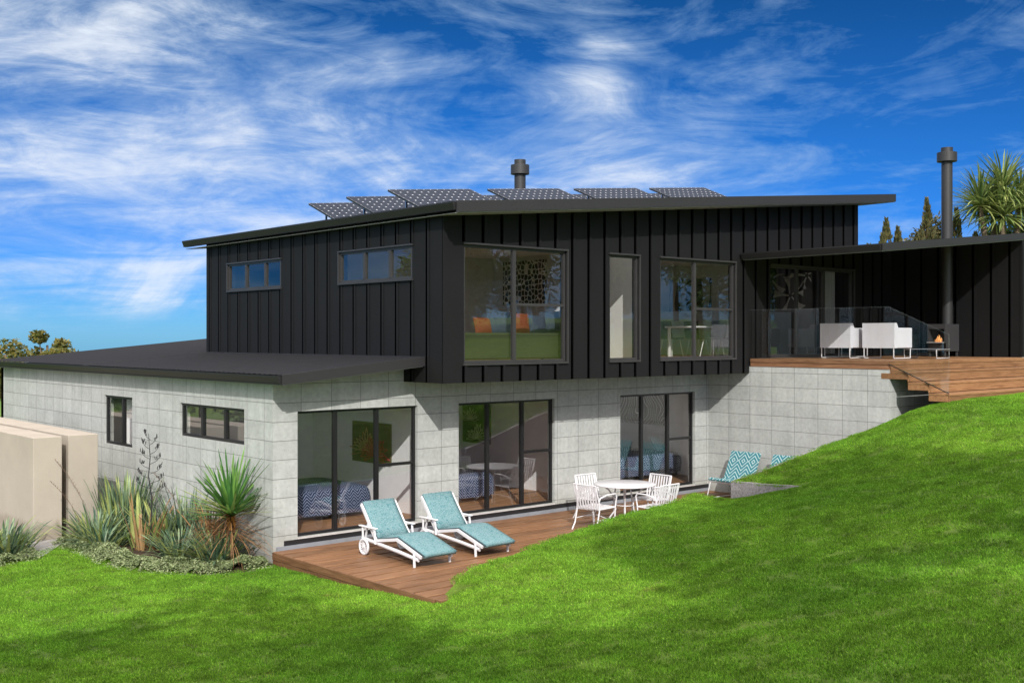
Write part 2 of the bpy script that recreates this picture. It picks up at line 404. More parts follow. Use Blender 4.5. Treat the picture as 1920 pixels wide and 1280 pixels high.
    def build(s, name, mats, parent=None, loc=None, world=True, recalc=True):
        """verts are in world coordinates when world, else local to the parent / loc"""
        if not isinstance(mats, (list, tuple)): mats = [mats]
        org = Vector((0, 0, 0))
        if world:
            if loc is not None: org = Vector(loc)
            elif parent is not None:
                q = parent
                while q is not None: org += q.location; q = q.parent
        me = bpy.data.meshes.new(name)
        me.from_pydata([Vector(v)-org for v in s.v], [], s.f)
        for mt in mats: me.materials.append(mt)
        me.polygons.foreach_set('material_index', s.mi)
        me.polygons.foreach_set('use_smooth', s.sm)
        me.update()
        if recalc:
            import bmesh
            bm = bmesh.new(); bm.from_mesh(me); bmesh.ops.recalc_face_normals(bm, faces=bm.faces); bm.to_mesh(me); bm.free()
        o = bpy.data.objects.new(name, me); C.objects.link(o)
        if parent is not None: o.parent = parent
        elif loc is not None: o.location = loc
        return o

def tag(o, label=None, cat=None, group=None, kind=None):
    if label: o['label'] = label
    if cat: o['category'] = cat
    if group: o['group'] = group
    if kind: o['kind'] = kind
    return o
def thing(name, label, cat, loc, rz=0, group=None):
    o = bpy.data.objects.new(name, None); C.objects.link(o); o.location = loc; o.rotation_euler = (0, 0, rz)
    o.empty_display_size = .3
    return tag(o, label, cat, group)
def dup(o, parent=None, label=None, loc=None, rz=None):
    c = o.copy(); C.objects.link(c)
    if parent is not None: c.parent = parent
    if label: c['label'] = label
    if loc is not None: c.location = loc
    if rz is not None: c.rotation_euler = (0, 0, rz)
    for ch in [k for k in bpy.data.objects if k.parent == o]: dup(ch, c)
    return c

# ------------------------------------------------------------------ terrain
CP = [(0,0,-.35),(-20,0,-.9),(0,-20,.4),(3.8,12.7,-.42),(7,8,-.05),(5.6,12.8,-.42),(8,16.3,-.42),(7.4,18.5,-.42),(7.5,21.5,-.42),
 (6.5,20.5,-.42),(0,30,-.6),(-25,35,-1),(9.1,12.1,-.24),(9.15,14,-.33),(9.15,16.3,-.38),(10.2,12.6,0),(10.94,12.52,.10),(12.67,12.87,.24),
 (14.5,13.0,.38),(16.3,13.5,.42),(16.3,12.58,.42),(16.3,11.2,.78),(12,9,.42),(12,5.5,.7),(16,7.2,1.35),(20,9,2.0),(18.3,12.2,1.07),
 (20.35,11.84,1.63),(20.35,11.47,1.837),(20.35,10.5,2.10),(23.5,10.575,2.17),(26.5,10.5,2.3),(26,8,2.45),(40,10,2.9),(30,0,2.9),
 (50,-20,4.3),(70,10,4),(9,4,.6),(20,-30,2.4),(-30,-30,-.5),(9.1,24,-.42),(9.1,30,-.45),(0,60,-1.2),(30,60,-.6),(60,50,1.0),(0,120,-2.6),(0,200,-4),(80,200,-4),(-120,120,-4),(-120,0,-4),(-190,190,-6),(120,120,-3),(27,20,2.4),(27,31,1.6),(15,33,.2)]
cp = np.array(CP, float)
def _phi(d2): return np.sqrt(d2 + .15)
_A = _phi(((cp[:, None, :2]-cp[None, :, :2])**2).sum(-1))
_n = len(cp); _B = np.zeros((_n+3, _n+3)); _B[:_n, :_n] = _A; _B[:_n, _n] = 1; _B[:_n, _n+1:] = cp[:, :2]; _B[_n:, :_n] = _B[:_n, _n:].T
_w = np.linalg.solve(_B, np.concatenate([cp[:, 2], np.zeros(3)]))
def gz(x, y):
    d = np.sqrt((cp[:, 0]-x)**2 + (cp[:, 1]-y)**2 + .15)
    z = float(d @ _w[:_n] + _w[_n] + _w[_n+1]*x + _w[_n+2]*y)
    return max(-40, min(9, z))
def gu(x, y):
    b_ = max(0, min(1, (y-11.2)/1.38))*max(0, min(1, 1-(x-16.3)/4.05))*.33
    return gz(x, y) + b_
EP = [(-200, 12.1), (9.1, 12.1), (9.28, 12.08), (10.2, 12.6), (10.94, 12.52), (12.67, 12.87), (14.5, 13.0), (16.3, 13.5)]
EU = [(16.3, 12.58), (20.35, 11.84), (400, 11.84)]
def interp(t, x):
    for (a, p), (b_, q) in zip(t, t[1:]):
        if x <= b_: return p + (q-p)*max(0, (x-a))/(b_-a)
    return t[-1][1]
g = MB()
XA = [-200, -140, -90, -60, -40, -28, -20, -14, -10, -7, -5, -3.5] + [-2.5+.5*i for i in range(24)]
XA = [x for x in XA if x < 9.1] + [9.1, 9.28, 9.6, 10.2, 10.6, 10.94, 11.5, 12.1, 12.67, 13.3, 13.9, 14.5, 15.1, 15.7, 16.3]
XU = [16.3, 16.7, 17.1, 17.5, 18, 18.5, 19, 19.5, 20, 20.35, 21, 21.8, 22.6, 23.5, 24.5, 25.5, 26.6, 28, 30, 34, 40, 50, 65, 90, 130, 200]
ROWS = []
def sheet(xs, f, y_of, z_of):
    rows = []; ROWS.append(rows)
    for x in xs:
        e = y_of(x); rows.append([(x, y, z_of(x, y)) for y in f(e)])
    n = len(rows[0]); k = [p for r in rows for p in r]
    fs = [(i*n+j, (i+1)*n+j, (i+1)*n+j+1, i*n+j+1) for i in range(len(rows)-1) for j in range(n-1)]
    g.add(k, fs, 0, True)
fA = lambda e: [-200, -120, -70, -40, -25, -15, -9, -5, -2.5, -1] + [-1 + (e+1)*(i/34) for i in range(1, 35)]
sheet(XA, fA, lambda x: interp(EP, x), gz)
sheet(XU, fA, lambda x: interp(EU, x), gu)
fB = lambda e: [e+(17-e)*i/16 for i in range(17)] + [17.3, 17.6, 18, 18.3, 18.6, 19, 19.3, 19.6, 20, 20.3, 20.6, 21, 21.5, 22, 23.5, 25, 27, 29, 31, 34, 38, 44, 52, 65, 90, 140, 220]
sheet([x for x in XA if x <= 9.1], fB, lambda x: 12.1, gz)
sheet([x for x in XU if x >= 26.5], fB, lambda x: 11.84, gz)
sheet([9.1, 11, 13, 16, 20, 24, 26.6], lambda e: [31, 34, 38, 44, 52, 65, 90, 140, 220], lambda x: 31, gz)
lawn = g.build('lawn', M['lawn'], None, (0, 0, 0)); tag(lawn, kind='structure')

# grass blades scattered over the visible lawn
g = MB()
for rows in ROWS[:3]:
    for r0, r1 in zip(rows, rows[1:]):
        for j in range(len(r0)-1):
            q = (r0[j], r1[j], r1[j+1], r0[j+1]); mx = sum(p[0] for p in q)/4; my = sum(p[1] for p in q)/4
            if rows is ROWS[2]: ok = mx > 1 and my < interp([(1, 20.0), (5.2, 19.2), (6.3, 19.7), (6.9, 20.5), (7.25, 20.3), (7.33, 18.0), (8.0, 16.7), (8.4, 16.3), (9.1, 16.3)], mx)
            else: ok = mx > 2 and my > 3 and mx < 26.8
            if ok: g.add(q, [(0, 1, 2, 3)])
grass = g.build('grass', M['blades'], None, (0, 0, 0), recalc=False); tag(grass, kind='stuff')
# cull faces outside the camera's side view to keep it light
ng = bpy.data.node_groups.new('short grass', 'GeometryNodeTree')
ng.interface.new_socket('Geometry', in_out='INPUT', socket_type='NodeSocketGeometry')
ng.interface.new_socket('Geometry', in_out='OUTPUT', socket_type='NodeSocketGeometry')
gi = ng.nodes.new('NodeGroupInput'); go = ng.nodes.new('NodeGroupOutput')
def GN(t, **k):
    n = ng.nodes.new(t)
    for a, v in k.items(): setattr(n, a, v)
    return n
gl = ng.links.new
grid = GN('GeometryNodeMeshGrid'); grid.inputs['Size X'].default_value = .28; grid.inputs['Size Y'].default_value = .28
d1 = GN('GeometryNodeDistributePointsOnFaces'); d1.inputs['Density'].default_value = 1500
gl(grid.outputs[0], d1.inputs[0])
cone = GN('GeometryNodeMeshCone'); cone.inputs['Vertices'].default_value = 3; cone.inputs['Radius Bottom'].default_value = .0046
cone.inputs['Radius Top'].default_value = .0006; cone.inputs['Depth'].default_value = .026
i1 = GN('GeometryNodeInstanceOnPoints'); gl(d1.outputs['Points'], i1.inputs['Points']); gl(cone.outputs[0], i1.inputs['Instance'])
rv = GN('FunctionNodeRandomValue', data_type='FLOAT_VECTOR'); rv.inputs[0].default_value = (-.65, -.65, 0); rv.inputs[1].default_value = (.65, .65, 6.28)
gl(rv.outputs[0], i1.inputs['Rotation'])
rs = GN('FunctionNodeRandomValue', data_type='FLOAT'); rs.inputs[2].default_value = .55; rs.inputs[3].default_value = 1.25; gl(rs.outputs[1], i1.inputs['Scale'])
rl = GN('GeometryNodeRealizeInstances'); gl(i1.outputs[0], rl.inputs[0])
d2 = GN('GeometryNodeDistributePointsOnFaces'); d2.inputs['Density'].default_value = 48
gl(gi.outputs[0], d2.inputs[0])
i2 = GN('GeometryNodeInstanceOnPoints'); gl(d2.outputs['Points'], i2.inputs['Points']); gl(rl.outputs[0], i2.inputs['Instance'])
ra = GN('FunctionNodeRandomValue', data_type='FLOAT_VECTOR'); ra.inputs[0].default_value = (0, 0, 0); ra.inputs[1].default_value = (0, 0, 6.28)
rr = GN('FunctionNodeRotateRotation') if hasattr(bpy.types, 'FunctionNodeRotateRotation') else None
if rr is not None:
    gl(d2.outputs['Rotation'], rr.inputs[0]); gl(ra.outputs[0], rr.inputs[1]); rr.rotation_space = 'LOCAL'; gl(rr.outputs[0], i2.inputs['Rotation'])
else: gl(ra.outputs[0], i2.inputs['Rotation'])
sm = GN('GeometryNodeSetMaterial'); sm.inputs['Material'].default_value = M['blades']
gl(i2.outputs[0], sm.inputs[0]); gl(sm.outputs[0], go.inputs[0])
md = grass.modifiers.new('grass', 'NODES'); md.node_group = ng

# ------------------------------------------------------------------ house
house = thing('house', 'two storey house with charcoal battened upper floor over pale concrete lower floor', 'house', (15, 20, -.2))
SL = .092
XL, YF, YB = 9.122, 16.408, 15.263     # lower left wall, lower front, upper front
XB, XE = 11.75, 24.765                 # upper box ends
def wall(mb, axis, c0, c1, u0, u1, z0, top, holes=(), mi=0):
    """axis 'x': runs along x between y=c0..c1 ; top is a function of u"""
    us = sorted({u0, u1, *[h[0] for h in holes], *[h[1] for h in holes]})
    zs = sorted({z0, *[h[2] for h in holes], *[h[3] for h in holes]})
    for ua, ub in zip(us, us[1:]):
        um = (ua+ub)/2; zz = zs + [None]
        for za, zb in zip(zz, zz[1:]):
            if zb is not None:
                if any(h[0] < um < h[1] and h[2] < (za+zb)/2 < h[3] for h in holes): continue
                ta = tb = zb
            else: ta, tb = top(ua), top(ub)
            if axis == 'x': p = [(ua,c0,za),(ub,c0,za),(ub,c1,za),(ua,c1,za),(ua,c0,ta),(ub,c0,tb),(ub,c1,tb),(ua,c1,ta)]
            else: p = [(c0,ua,za),(c1,ua,za),(c1,ub,za),(c0,ub,za),(c0,ua,ta),(c1,ua,ta),(c1,ub,tb),(c0,ub,tb)]
            mb.hexa(p, mi)
def battens(mb, axis, face, sgn, us, z0, top, holes=()):
    """vertical joint + ridge, proud of face in direction sgn"""
    for u in us:
        segs = [(z0(u) if callable(z0) else z0, top(u))]
        for h in holes:
            if h[0]-.06 < u < h[1]+.04:
                ns = []
                for a, b_ in segs:
                    if h[2] > a and h[3] < b_: ns += [(a, h[2]-.045), (h[3]+.045, b_)]
                    elif h[2] <= a and h[3] > a: ns += [(h[3]+.045, b_)]
                    else: ns.append((a, b_))
                segs = ns
        for a, b_ in segs:
            if b_-a < .03: continue
            for (d0, d1, pr, mi) in (((-.046, 0, .006, 1), (0, .05, .030, 0)) if axis == 'x' else ((-.058, 0, .004, 1), (0, .05, .014, 0))):
                if axis == 'x': mb.box(u+d0, u+d1, face, face+sgn*pr, a, b_, mi)
                else: mb.box(face, face+sgn*pr, u-d0, u-d1, a, b_, mi)
top1 = lambda x: 2.56 + SL*(x-XL)
# lower walls
lowh = [(9.58, 12.058, 0, 2.102), (13.009, 15.478, 0, 2.102), (17.397, 19.862, 0, 2.102)]
w = MB(); wall(w, 'x', YF, YF+.2, XL, XB, -.03, top1, [h for h in lowh if h[1] <= XB]+[(9.58, XB, 0, 2.102)])
w = MB()
def topf(x): return 2.60 + SL*(min(x, XB)-XL) if x < XB-.01 else 2.541
hs = lowh
us = [XL, 9.58, XB]
# split at the upper box so the part under it stays flat
wall(w, 'x', YF, YF+.2, XL, XB, -.03, lambda x: 2.585+SL*(x-XL), [(9.58, XB+.001, 0, 2.102)])
wall(w, 'x', YF, YF+.2, XB, 20.35, -.03, lambda x: 2.541, [(XB-.001, 12.058, 0, 2.102)] + lowh[1:])
conc_front = w.build('concrete_front_wall', M['conc'], house)
lefth = [(17.399, 19.919, 1.495, 2.11), (22.163, 23.633, 1.09, 2.115)]
w = MB(); wall(w, 'y', XL, XL+.2, YF+.2, 30.66, -.8, lambda y: 2.58, lefth); w.box(XL, XL+.2, YF+.0005, YF+.2, -.8, -.03)
w.box(XL, XL+.5, 30.46, 30.66, -.8, 2.585)
w.build('concrete_side_wall', M['conc'], house)
w = MB(); w.box(XL+.2, 20.35, YF+.004, YF+.15, -.115, -.0305, 0); w.build('base_flashing', M['black'], house)
w = MB(); w.box(XL+.06, 20.35, YF-.03, YF+.15, -.5, -.116); w.build('footing', M['found'], house)
# terrace retaining wall under the upper deck
w = MB(); wall(w, 'y', 20.35, 20.55, 11.84, YF-.0005, -.6, lambda y: 2.69); w.box(20.551, 26.3, 11.841, 12.04, .8, 2.5)
terr = w.build('terrace_wall', M['conc2'], house)

# lower floor room shells
w = MB(); w.box(XL+.201, 22, YF+.2, 22, -.05, -.002); w.build('lower_floor', M['floor'], house)
w = MB(); w.box(XL+.201, 24, YF+.201, 30, 2.42, 2.5); w.build('lower_ceiling', M['ceil'], house)
w = MB()
w.box(XL+.2005, 24, 20.7, 20.85, 0, 2.42); w.box(12.45, 12.57, YF+.2, 20.7, 0, 2.42); w.box(16.4, 16.52, YF+.2, 20.7, 0, 2.42)
w.box(21.0, 21.12, YF+.2, 20.7, 0, 2.42); w.box(20.551, 21.0, YF, YF+.2, 0, 2.42)
w.box(XL+.2005, 14, 24.5, 24.6, 0, 2.42); w.box(13.0, 13.1, 20.85, 30, 0, 2.42)
w.build('lower_inner_wall', M['iwall'], house)

# upper box
topu = lambda x: 5.485 + SL*(x-XB)
uph = [(12.22, 14.703, 2.885, 4.965), (15.879, 16.72, 2.885, 4.965), (17.374, 19.83, 2.89, 4.965), (21.144, 24.549, 2.90, 4.975)]
w = MB()
wall(w, 'x', YB, YB+.18, XB, XE, 2.542, topu, uph)
battens(w, 'x', YB, -1, [12.225+.4405*k for k in range(-1, 29)], lambda u: 2.545 if u < 20.3 else 2.87, lambda u: topu(u)-.005, uph)
w.box(XB-.008, XB+.05, YB-.032, YB-.0005, 2.545, topu(XB)-.004, 0)
front_clad = w.build('clad_front_wall', [M['clad'], M['joint']], house)
lup = [(20.798, 23.167, 4.385, 4.97), (16.148, 18.531, 4.385, 4.973)]
w = MB()
wall(w, 'y', XB, XB+.18, YB+.18, 24.258, 2.542, lambda y: topu(XB)+.005, lup)
battens(w, 'y', XB, -1, [15.689+.4655*k-.0 for k in range(-0, 19)], lambda u: 2.545 if u < 16.4 else 2.99, lambda u: topu(XB)-.005, lup)
w.build('clad_side_wall', [M['clad'], M['joint']], house)
w = MB(); w.box(XB+.18, XE, 24.05, 24.258, 2.6, 5.5)
p = lambda x: topu(x)
w.hexa([(XB+.18,24.05,5.5),(XE,24.05,5.5),(XE,24.258,5.5),(XB+.18,24.258,5.5),(XB+.18,24.05,5.51),(XE,24.05,topu(XE)),(XE,24.258,topu(XE)),(XB+.18,24.258,5.51)])
w.box(XE-.18, XE, YB+.18, 24.05, 2.6, topu(XE)-.02)
w.build('clad_rear_wall', M['clad'], house)
w = MB(); w.box(XB+.001, 20.314, YB+.002, YF-.001, 2.5425, 2.60); w.build('overhang_underside', M['clad'], house)
# right screen wall and canopy back wall
w = MB()
topc = lambda x: 5.03 + .0935*(x-20.027)
wall(w, 'x', YB, YB+.18, XE, 26.317, 2.55, lambda x: 5.03+.0935*(x-20.027))
battens(w, 'x', YB, -1, [12.225+.4405*k for k in range(29, 32)], 2.87, lambda u: topc(u)-.01)
w.build('clad_canopy_wall', [M['clad'], M['joint']], house)
w = MB()
wall(w, 'y', 26.317, 26.47, 11.886, YB+.18, 2.5, lambda y: topc(26.317)+.01)
battens(w, 'y', 26.317, -1, [12.16+.448*k for k in range(0, 7)], 2.87, lambda u: topc(26.317)-.01)
w.box(26.30, 26.317, 11.87, 11.93, 2.87, 5.5, 0)
w.build('clad_end_wall', [M['clad'], M['joint']], house)
w = MB(); w.box(26.28, 26.36, 11.84, 11.884, 2.68, 2.87); w.build('end_wall_foot', M['sill'], house)

# upper rooms
w = MB(); w.box(XB+.181, XE-.181, YB+.181, 24.04, 2.70, 2.875); w.build('upper_floor', M['floor'], house)
w = MB(); w.box(XB+.181, XE-.181, 16.6, 24.04, 5.2, 5.26); w.box(XB+.181, XE-.181, YB+.181, 15.5, 5.2, 5.26); w.build('upper_ceiling', M['ceil'], house)  # ceiling left open below the strip added for daylight
w = MB(); w.box(XB+.181, 24.58, 20.4, 20.52, 2.875, 5.2); w.box(23.0, 23.12, 17.7, 20.4, 2.875, 5.2)
w.box(17.2, 17.32, YB+.19, 20.4, 2.875, 5.2)
w.build('upper_inner_wall', M['iwalld'], house)

# windows: frame + panes --------------------------------------------------
def window(axis, face, u0, u1, z0, z1, mulls, rail=None, fm='frame', gm='glass', name='window', fw=.045, depth=.10, door=False):
    fr = MB(); s = 1
    def B(mb, a, b_, c, d, e, f, mi=0):
        if axis == 'x': mb.box(a, b_, face+c, face+d, e, f, mi)
        else: mb.box(face+c, face+d, a, b_, e, f, mi)
    d0, d1 = depth-.03, depth+.04
    e = .0015
    B(fr, u0+e, u0+fw, d0, d1, z0+e, z1-e); B(fr, u1-fw, u1-e, d0, d1, z0+e, z1-e)
    B(fr, u0+fw, u1-fw, d0, d1, z1-fw, z1-e); B(fr, u0+fw, u1-fw, d0, d1, z0+e, z0+fw)
    for mm in mulls: B(fr, mm-.034, mm+.034, d0-.006, d1, z0+fw, z1-fw)
    if rail: B(fr, rail[0], rail[1], d0+.003, d1-.003, rail[2]-.025, rail[2]+.025)
    o = fr.build(name, M[fm], house)
    edges = [u0+fw] + [q for mm in mulls for q in (mm-.034, mm+.034)] + [u1-fw]
    for a, b_ in zip(edges[::2], edges[1::2]):
        gp = MB()
        if axis == 'x': gp.box(a+.001, b_-.001, face+depth, face+depth+.004, z0+fw, z1-fw)
        else: gp.box(face+depth, face+depth+.004, a+.001, b_-.001, z0+fw, z1-fw)
        # single faces are enough: keep thin box's outer face only
        k = 2 if axis == 'x' else 5
        gp.f = [gp.f[k]]; gp.mi = [0]; gp.sm = [False]
        gp.build('pane', M[gm], o, recalc=False)
    return o
window('x', YF, 9.58, 12.058, 0, 2.102, (10.361, 11.22), (11.25, 12.01, 1.064), name='glass_door')
window('x', YF, 13.009, 15.478, 0, 2.102, (13.778, 14.67), (14.70, 15.43, 1.067), name='glass_door')
window('x', YF, 17.397, 19.862, 0, 2.102, (18.155, 19.016), (19.05, 19.81, 1.06), name='glass_door')
window('y', XL, 17.399, 19.919, 1.495, 2.11, (18.187, 19.09), name='window', depth=.07, fw=.05)
window('y', XL, 22.163, 23.633, 1.09, 2.115, (22.75,), name='window', depth=.07, fw=.05)
window('x', YB, 12.22, 14.703, 2.885, 4.965, (13.42,), (13.45, 14.66, 3.94), 'frame2', 'glassup', depth=.06)
window('x', YB, 15.879, 16.72, 2.885, 4.965, (), None, 'frame2', 'glassup', depth=.06)
window('x', YB, 17.374, 19.83, 2.89, 4.965, (18.511,), (18.54, 19.79, 3.945), 'frame2', 'glassup', depth=.06)
window('x', YB, 21.144, 24.549, 2.90, 4.975, (22.223, 23.319), None, 'frame2', 'glassup', 'sliding_door', depth=.06)
for a in lup:
    ms = (21.48, 22.338) if a[0] > 20 else (16.841, 17.678)
    window('y', XB, a[0], a[1], a[2], a[3], ms, None, 'frame2', 'glassup', depth=.03)
wins = [o for o in house.children if o.name.split('.')[0] in ('window', 'glass_door', 'sliding_door')]
for (a, b_, c, d), o in zip(uph, [wins[k] for k in (5, 6, 7, 8)]):
    w = MB(); w.box(a-.03, b_+.03, YB-.04, YB-.001, d+.002, d+.035); w.box(a-.03, b_+.03, YB-.04, YB-.001, c-.04, c-.002); w.box(b_+.002, b_+.03, YB-.035, YB-.001, c-.002, d+.002)
    w.build('flashing', M['frame2'], o)
for (a, b_, c, d), o in zip(lup, wins[9:11]):
    w = MB(); w.box(XB-.04, XB-.001, a-.03, b_+.03, d+.002, d+.03); w.box(XB-.04, XB-.001, a-.03, b_+.03, c-.035, c-.002); w.box(XB-.035, XB-.001, b_+.002, b_+.03, c-.002, d+.002)
    w.build('flashing', M['frame2'], o)
for (a, b_, c, d), o in zip(lowh, wins[:3]):
    w = MB(); w.box(a, b_, YF-.012, YF+.07, -.029, -.001); w.build('sill', M['sill'], o)
w = MB(); w.box(XL+.001, 20.349, YF-.011, YF-.0005, -.0295, -.002)

# roofs -------------------------------------------------------------------
def roof(name, x0, x1, y0, y1, zt, th, sl, light=None):
    """mono-pitch slab rising along +x ; zt = top at x0"""
    r = MB()
    t = lambda x: zt+sl*(x-x0)
    r.hexa([(x0,y0,t(x0)-th),(x1,y0,t(x1)-th),(x1,y0+.025,t(x1)-th),(x0,y0+.025,t(x0)-th),(x0,y0,t(x0)),(x1,y0,t(x1)),(x1,y0+.025,t(x1)),(x0,y0+.025,t(x0))], 0)
    r.hexa([(x1-.025,y0+.025,t(x1)-th),(x1,y0+.025,t(x1)-th),(x1,y1,t(x1)-th),(x1-.025,y1,t(x1)-th),(x1-.025,y0+.025,t(x1)),(x1,y0+.025,t(x1)),(x1,y1,t(x1)),(x1-.025,y1,t(x1))], 0)
    # deck of the roof, corrugated along the fall
    a = x0+.06; n = int((y1-y0-.05)/.09); vs = []; fs = []
    for i in range(n+1):
        y = y0+.03+(y1-y0-.05)*i/n; dz = .012 if i % 2 else 0
        for xx in (a, x0+.6, x1-1.0, x1-.03): vs.append((xx, y, t(xx)-.02+dz))
        if i:
            for k in range(3):
                if k == 1 and light and light[0] < y < light[1]: continue
                fs.append((4*i-4+k, 4*i-3+k, 4*i+1+k, 4*i+k))
    r.add(vs, fs, 1)
    o = r.build(name, [M['fascia'], M['roofm']], house, recalc=False)
    s_ = MB(); q = -.001
    def sp(xa, xb, ya, yb):
        s_.hexa([(xa,ya,t(xa)-th+q-.012),(xb,ya,t(xb)-th+q-.012),(xb,yb,t(xb)-th+q-.012),(xa,yb,t(xa)-th+q-.012),
             (xa,ya,t(xa)-th+q),(xb,ya,t(xb)-th+q),(xb,yb,t(xb)-th+q),(xa,yb,t(xa)-th+q)])
    if light:
        sp(x0+.03, x1-.026, y0+.026, light[0]); sp(x0+.03, x1-.026, light[1], y1); sp(x0+.03, x0+.6, light[0]+.001, light[1]-.001); sp(x1-1, x1-.026, light[0]+.001, light[1]-.001)
        g_ = MB(); xa, xb = x0+.6, x1-1; g_.add([(xa, light[0], t(xa)+.03), (xb, light[0], t(xb)+.03), (xb, light[1], t(xb)+.03), (xa, light[1], t(xa)+.03)], [(0, 1, 2, 3)]); g_.build('added_skylight', M['bglass'], o, recalc=False)  # unseen roof opening, added to let daylight into the upper rooms
    else: sp(x0+.03, x1-.026, y0+.026, y1)
    s_.build('soffit', M['soffit'], o)
    return o
def gutter(x, y0, y1, ztop, roof_o, lip=.0):
    """moulded gutter running along y, outer face at x"""
    gq = MB()
    prof = [(x+.13, ztop-.015), (x+.0, ztop-.005), (x+.0, ztop-.03), (x+.035, ztop-.125), (x+.04, ztop-.14), (x+.02, ztop-.143), (x+.02, ztop-.147), (x+.13, ztop-.147)]
    vs = [(a, y, z) for y in (y0, y1) for a, z in prof]; k = len(prof)
    gq.add(vs, [(i, i+1, k+i+1, k+i) for i in range(k-1)] + [tuple(range(k)), tuple(range(2*k-1, k-1, -1))])
    return gq.build('gutter', M['gutter'], roof_o)
M['roofm'] = simple('charcoal corrugated roofing', (.019, .020, .023), .85, 0, .10, 4, 0, .08)
r1 = roof('lower_roof', 8.93, XB-.001, 15.768, 24.258, 2.742, .165, SL)
r1b = roof('lower_rear_roof', 8.93, 17, 24.2585, 31.2, 2.742, .165, SL)
gutter(8.86, 15.80, 31.2, 2.735, r1)
r2 = roof('main_roof', 11.56, 25.44, 14.623, 25.0, 5.615, .19, SL, light=(15.5, 16.15))
gutter(11.49, 14.66, 25.0, 5.612, r2)
r3 = roof('canopy_roof', 20.05, 26.25, 11.799, YB-.04, 5.20, .155, .0935)
gutter(19.98, 11.84, YB-.04, 5.195, r3)
r3b = MB(); r3b.hexa([(XE+.002,YB-.039,topc(XE)),(26.6,YB-.039,topc(26.6)),(26.6,24,topc(26.6)),(XE+.002,24,topc(XE)),(XE+.002,YB-.039,topc(XE)+.12),(26.6,YB-.039,topc(26.6)+.12),(26.6,24,topc(26.6)+.12),(XE+.002,24,topc(XE)+.12)])
r3b.build('canopy_rear_roof', M['fascia'], house)
# flue on the main roof
f = MB(); c = (19.5, 22.0, 0)
f.lathe([(.15, 6.2), (.15, 7.60), (.245, 7.62), (.245, 7.86), (.15, 7.88), (.15, 8.0), (0, 8.01)], c, 40, 0, False)
f.build('chimney', M['flue'], r2)

# ------------------------------------------------------------------ decks
dk = thing('lower_deck', 'red brown timber deck along the concrete wall under the loungers and dining set', 'deck', (12, 15, -.3))
d = MB(); y = YF-.032; k = 0
while y > 12.0:
    y1 = y-.272
    xs = [9.11] + sorted(R.uniform(10.5, 19.5) for _ in range(2)) + [20.345]
    for a, b_ in zip(xs, xs[1:]):
        if b_-a > .3: d.bbox(a+.0015, b_-.0015, y1, y, -.225, -.18+R.uniform(-.001, .001), .004)
    y -= .326; k += 1
d.build('deck_board', M['deck'], dk)
d = MB(); d.bbox(9.085, 9.109, 12.0, YF-.035, -.30, -.182, .004); d.bbox(9.095, 9.119, 12.0, YF-.035, -.45, -.307, .004)
d.build('edge_board', M['deckedge'] if 'deckedge' in M else wood('decking edge', (.095, .045, .022), (.17, .085, .042), (.24, .128, .066), 'y'), dk)
d = MB(); d.box(9.15, 20.3, 12.05, YF-.06, -.40, -.203); d.build('gap_shade_sheet', M['joint'], dk)  # solid black sheet standing in for deep shade between the boards

ud = thing('upper_deck', 'raised golden brown deck with wide steps down to the lawn', 'deck', (22, 13, 2.7))
d = MB(); y = YB-.036
while y > 11.9:
    d.bbox(20.352, 26.31, max(y-.135, 11.845), y, 2.83, 2.866, .003); y -= .140
d.build('deck_board', M['updeck'], ud)
d = MB()
d.bbox(20.325, 20.349, 11.838, YB-.04, 2.79, 2.858, .003); d.bbox(20.338, 20.36, 11.838, YB-.04, 2.695, 2.786, .003)
d.build('edge_board', M['updecky'], ud)
d = MB()
d.bbox(20.325, 26.34, 11.812, 11.836, 2.79, 2.862, .003); d.bbox(20.36, 26.34, 11.82, 11.838, 2.66, 2.786, .003)
zt = 2.655; yk = 11.82
for i, (zt, zb, yn, yo) in enumerate(((2.655, 2.505, 11.423, 11.82), (2.45, 2.30, 10.987, 11.44), (2.25, 2.10, 10.575, 11.005))):
    d.bbox(20.34, 26.6, yn, (yn+yo)/2-.003, zt-.035, zt, .003); d.bbox(20.34, 26.6, (yn+yo)/2+.003, yo, zt-.035, zt, .003)
    d.bbox(20.352, 26.6, yn+.012, yn+.032, [2.46, 2.26, 1.95][i], zt-.037, .003)
    d.bbox(20.345, 20.365, yn+.034, yo+.2 if i == 0 else yo, zb, zt-.037, .003)
d.build('step', M['updeck'], ud)
# glass balustrade
bal = thing('glass_balustrade', 'frameless clear glass balustrade along the upper deck edge and steps', 'balustrade', (20.31, 13.5, 2.8))
def gpane(pts, x, nm='glass_panel'):
    q = MB(); q.add([(x, y, z) for y, z in pts], [tuple(range(len(pts)))]); o = q.build(nm, M['bglass'], bal, recalc=False)
    e = MB(); n = len(pts)
    for a in range(1, n-2):
        b_ = (a+1) % n; e.bar((x+.006, *pts[a]), (x+.006, *pts[b_]), .010, .006)
    e.build('glass_edge', M['edge'], o)
m, nt, b, o_ = new_mat('pale glass edge'); b.inputs['Base Color'].default_value = (.42, .5, .47, 1); b.inputs['Roughness'].default_value = .15; b.inputs['Alpha'].default_value = .07; M['edge'] = m
gpane([(15.22, 2.80), (15.22, 3.945), (13.535, 3.945), (13.535, 2.80)], 20.31)
gpane([(13.525, 2.80), (13.525, 3.945), (11.837, 3.945), (10.575, 3.391), (10.575, 2.27), (11.837, 2.80)], 20.31)
b_ = MB(); b_.bar((20.318, 11.837, 2.80), (20.318, 10.575, 2.262), .016, .016); b_.build('base_channel', M['frame'], bal)

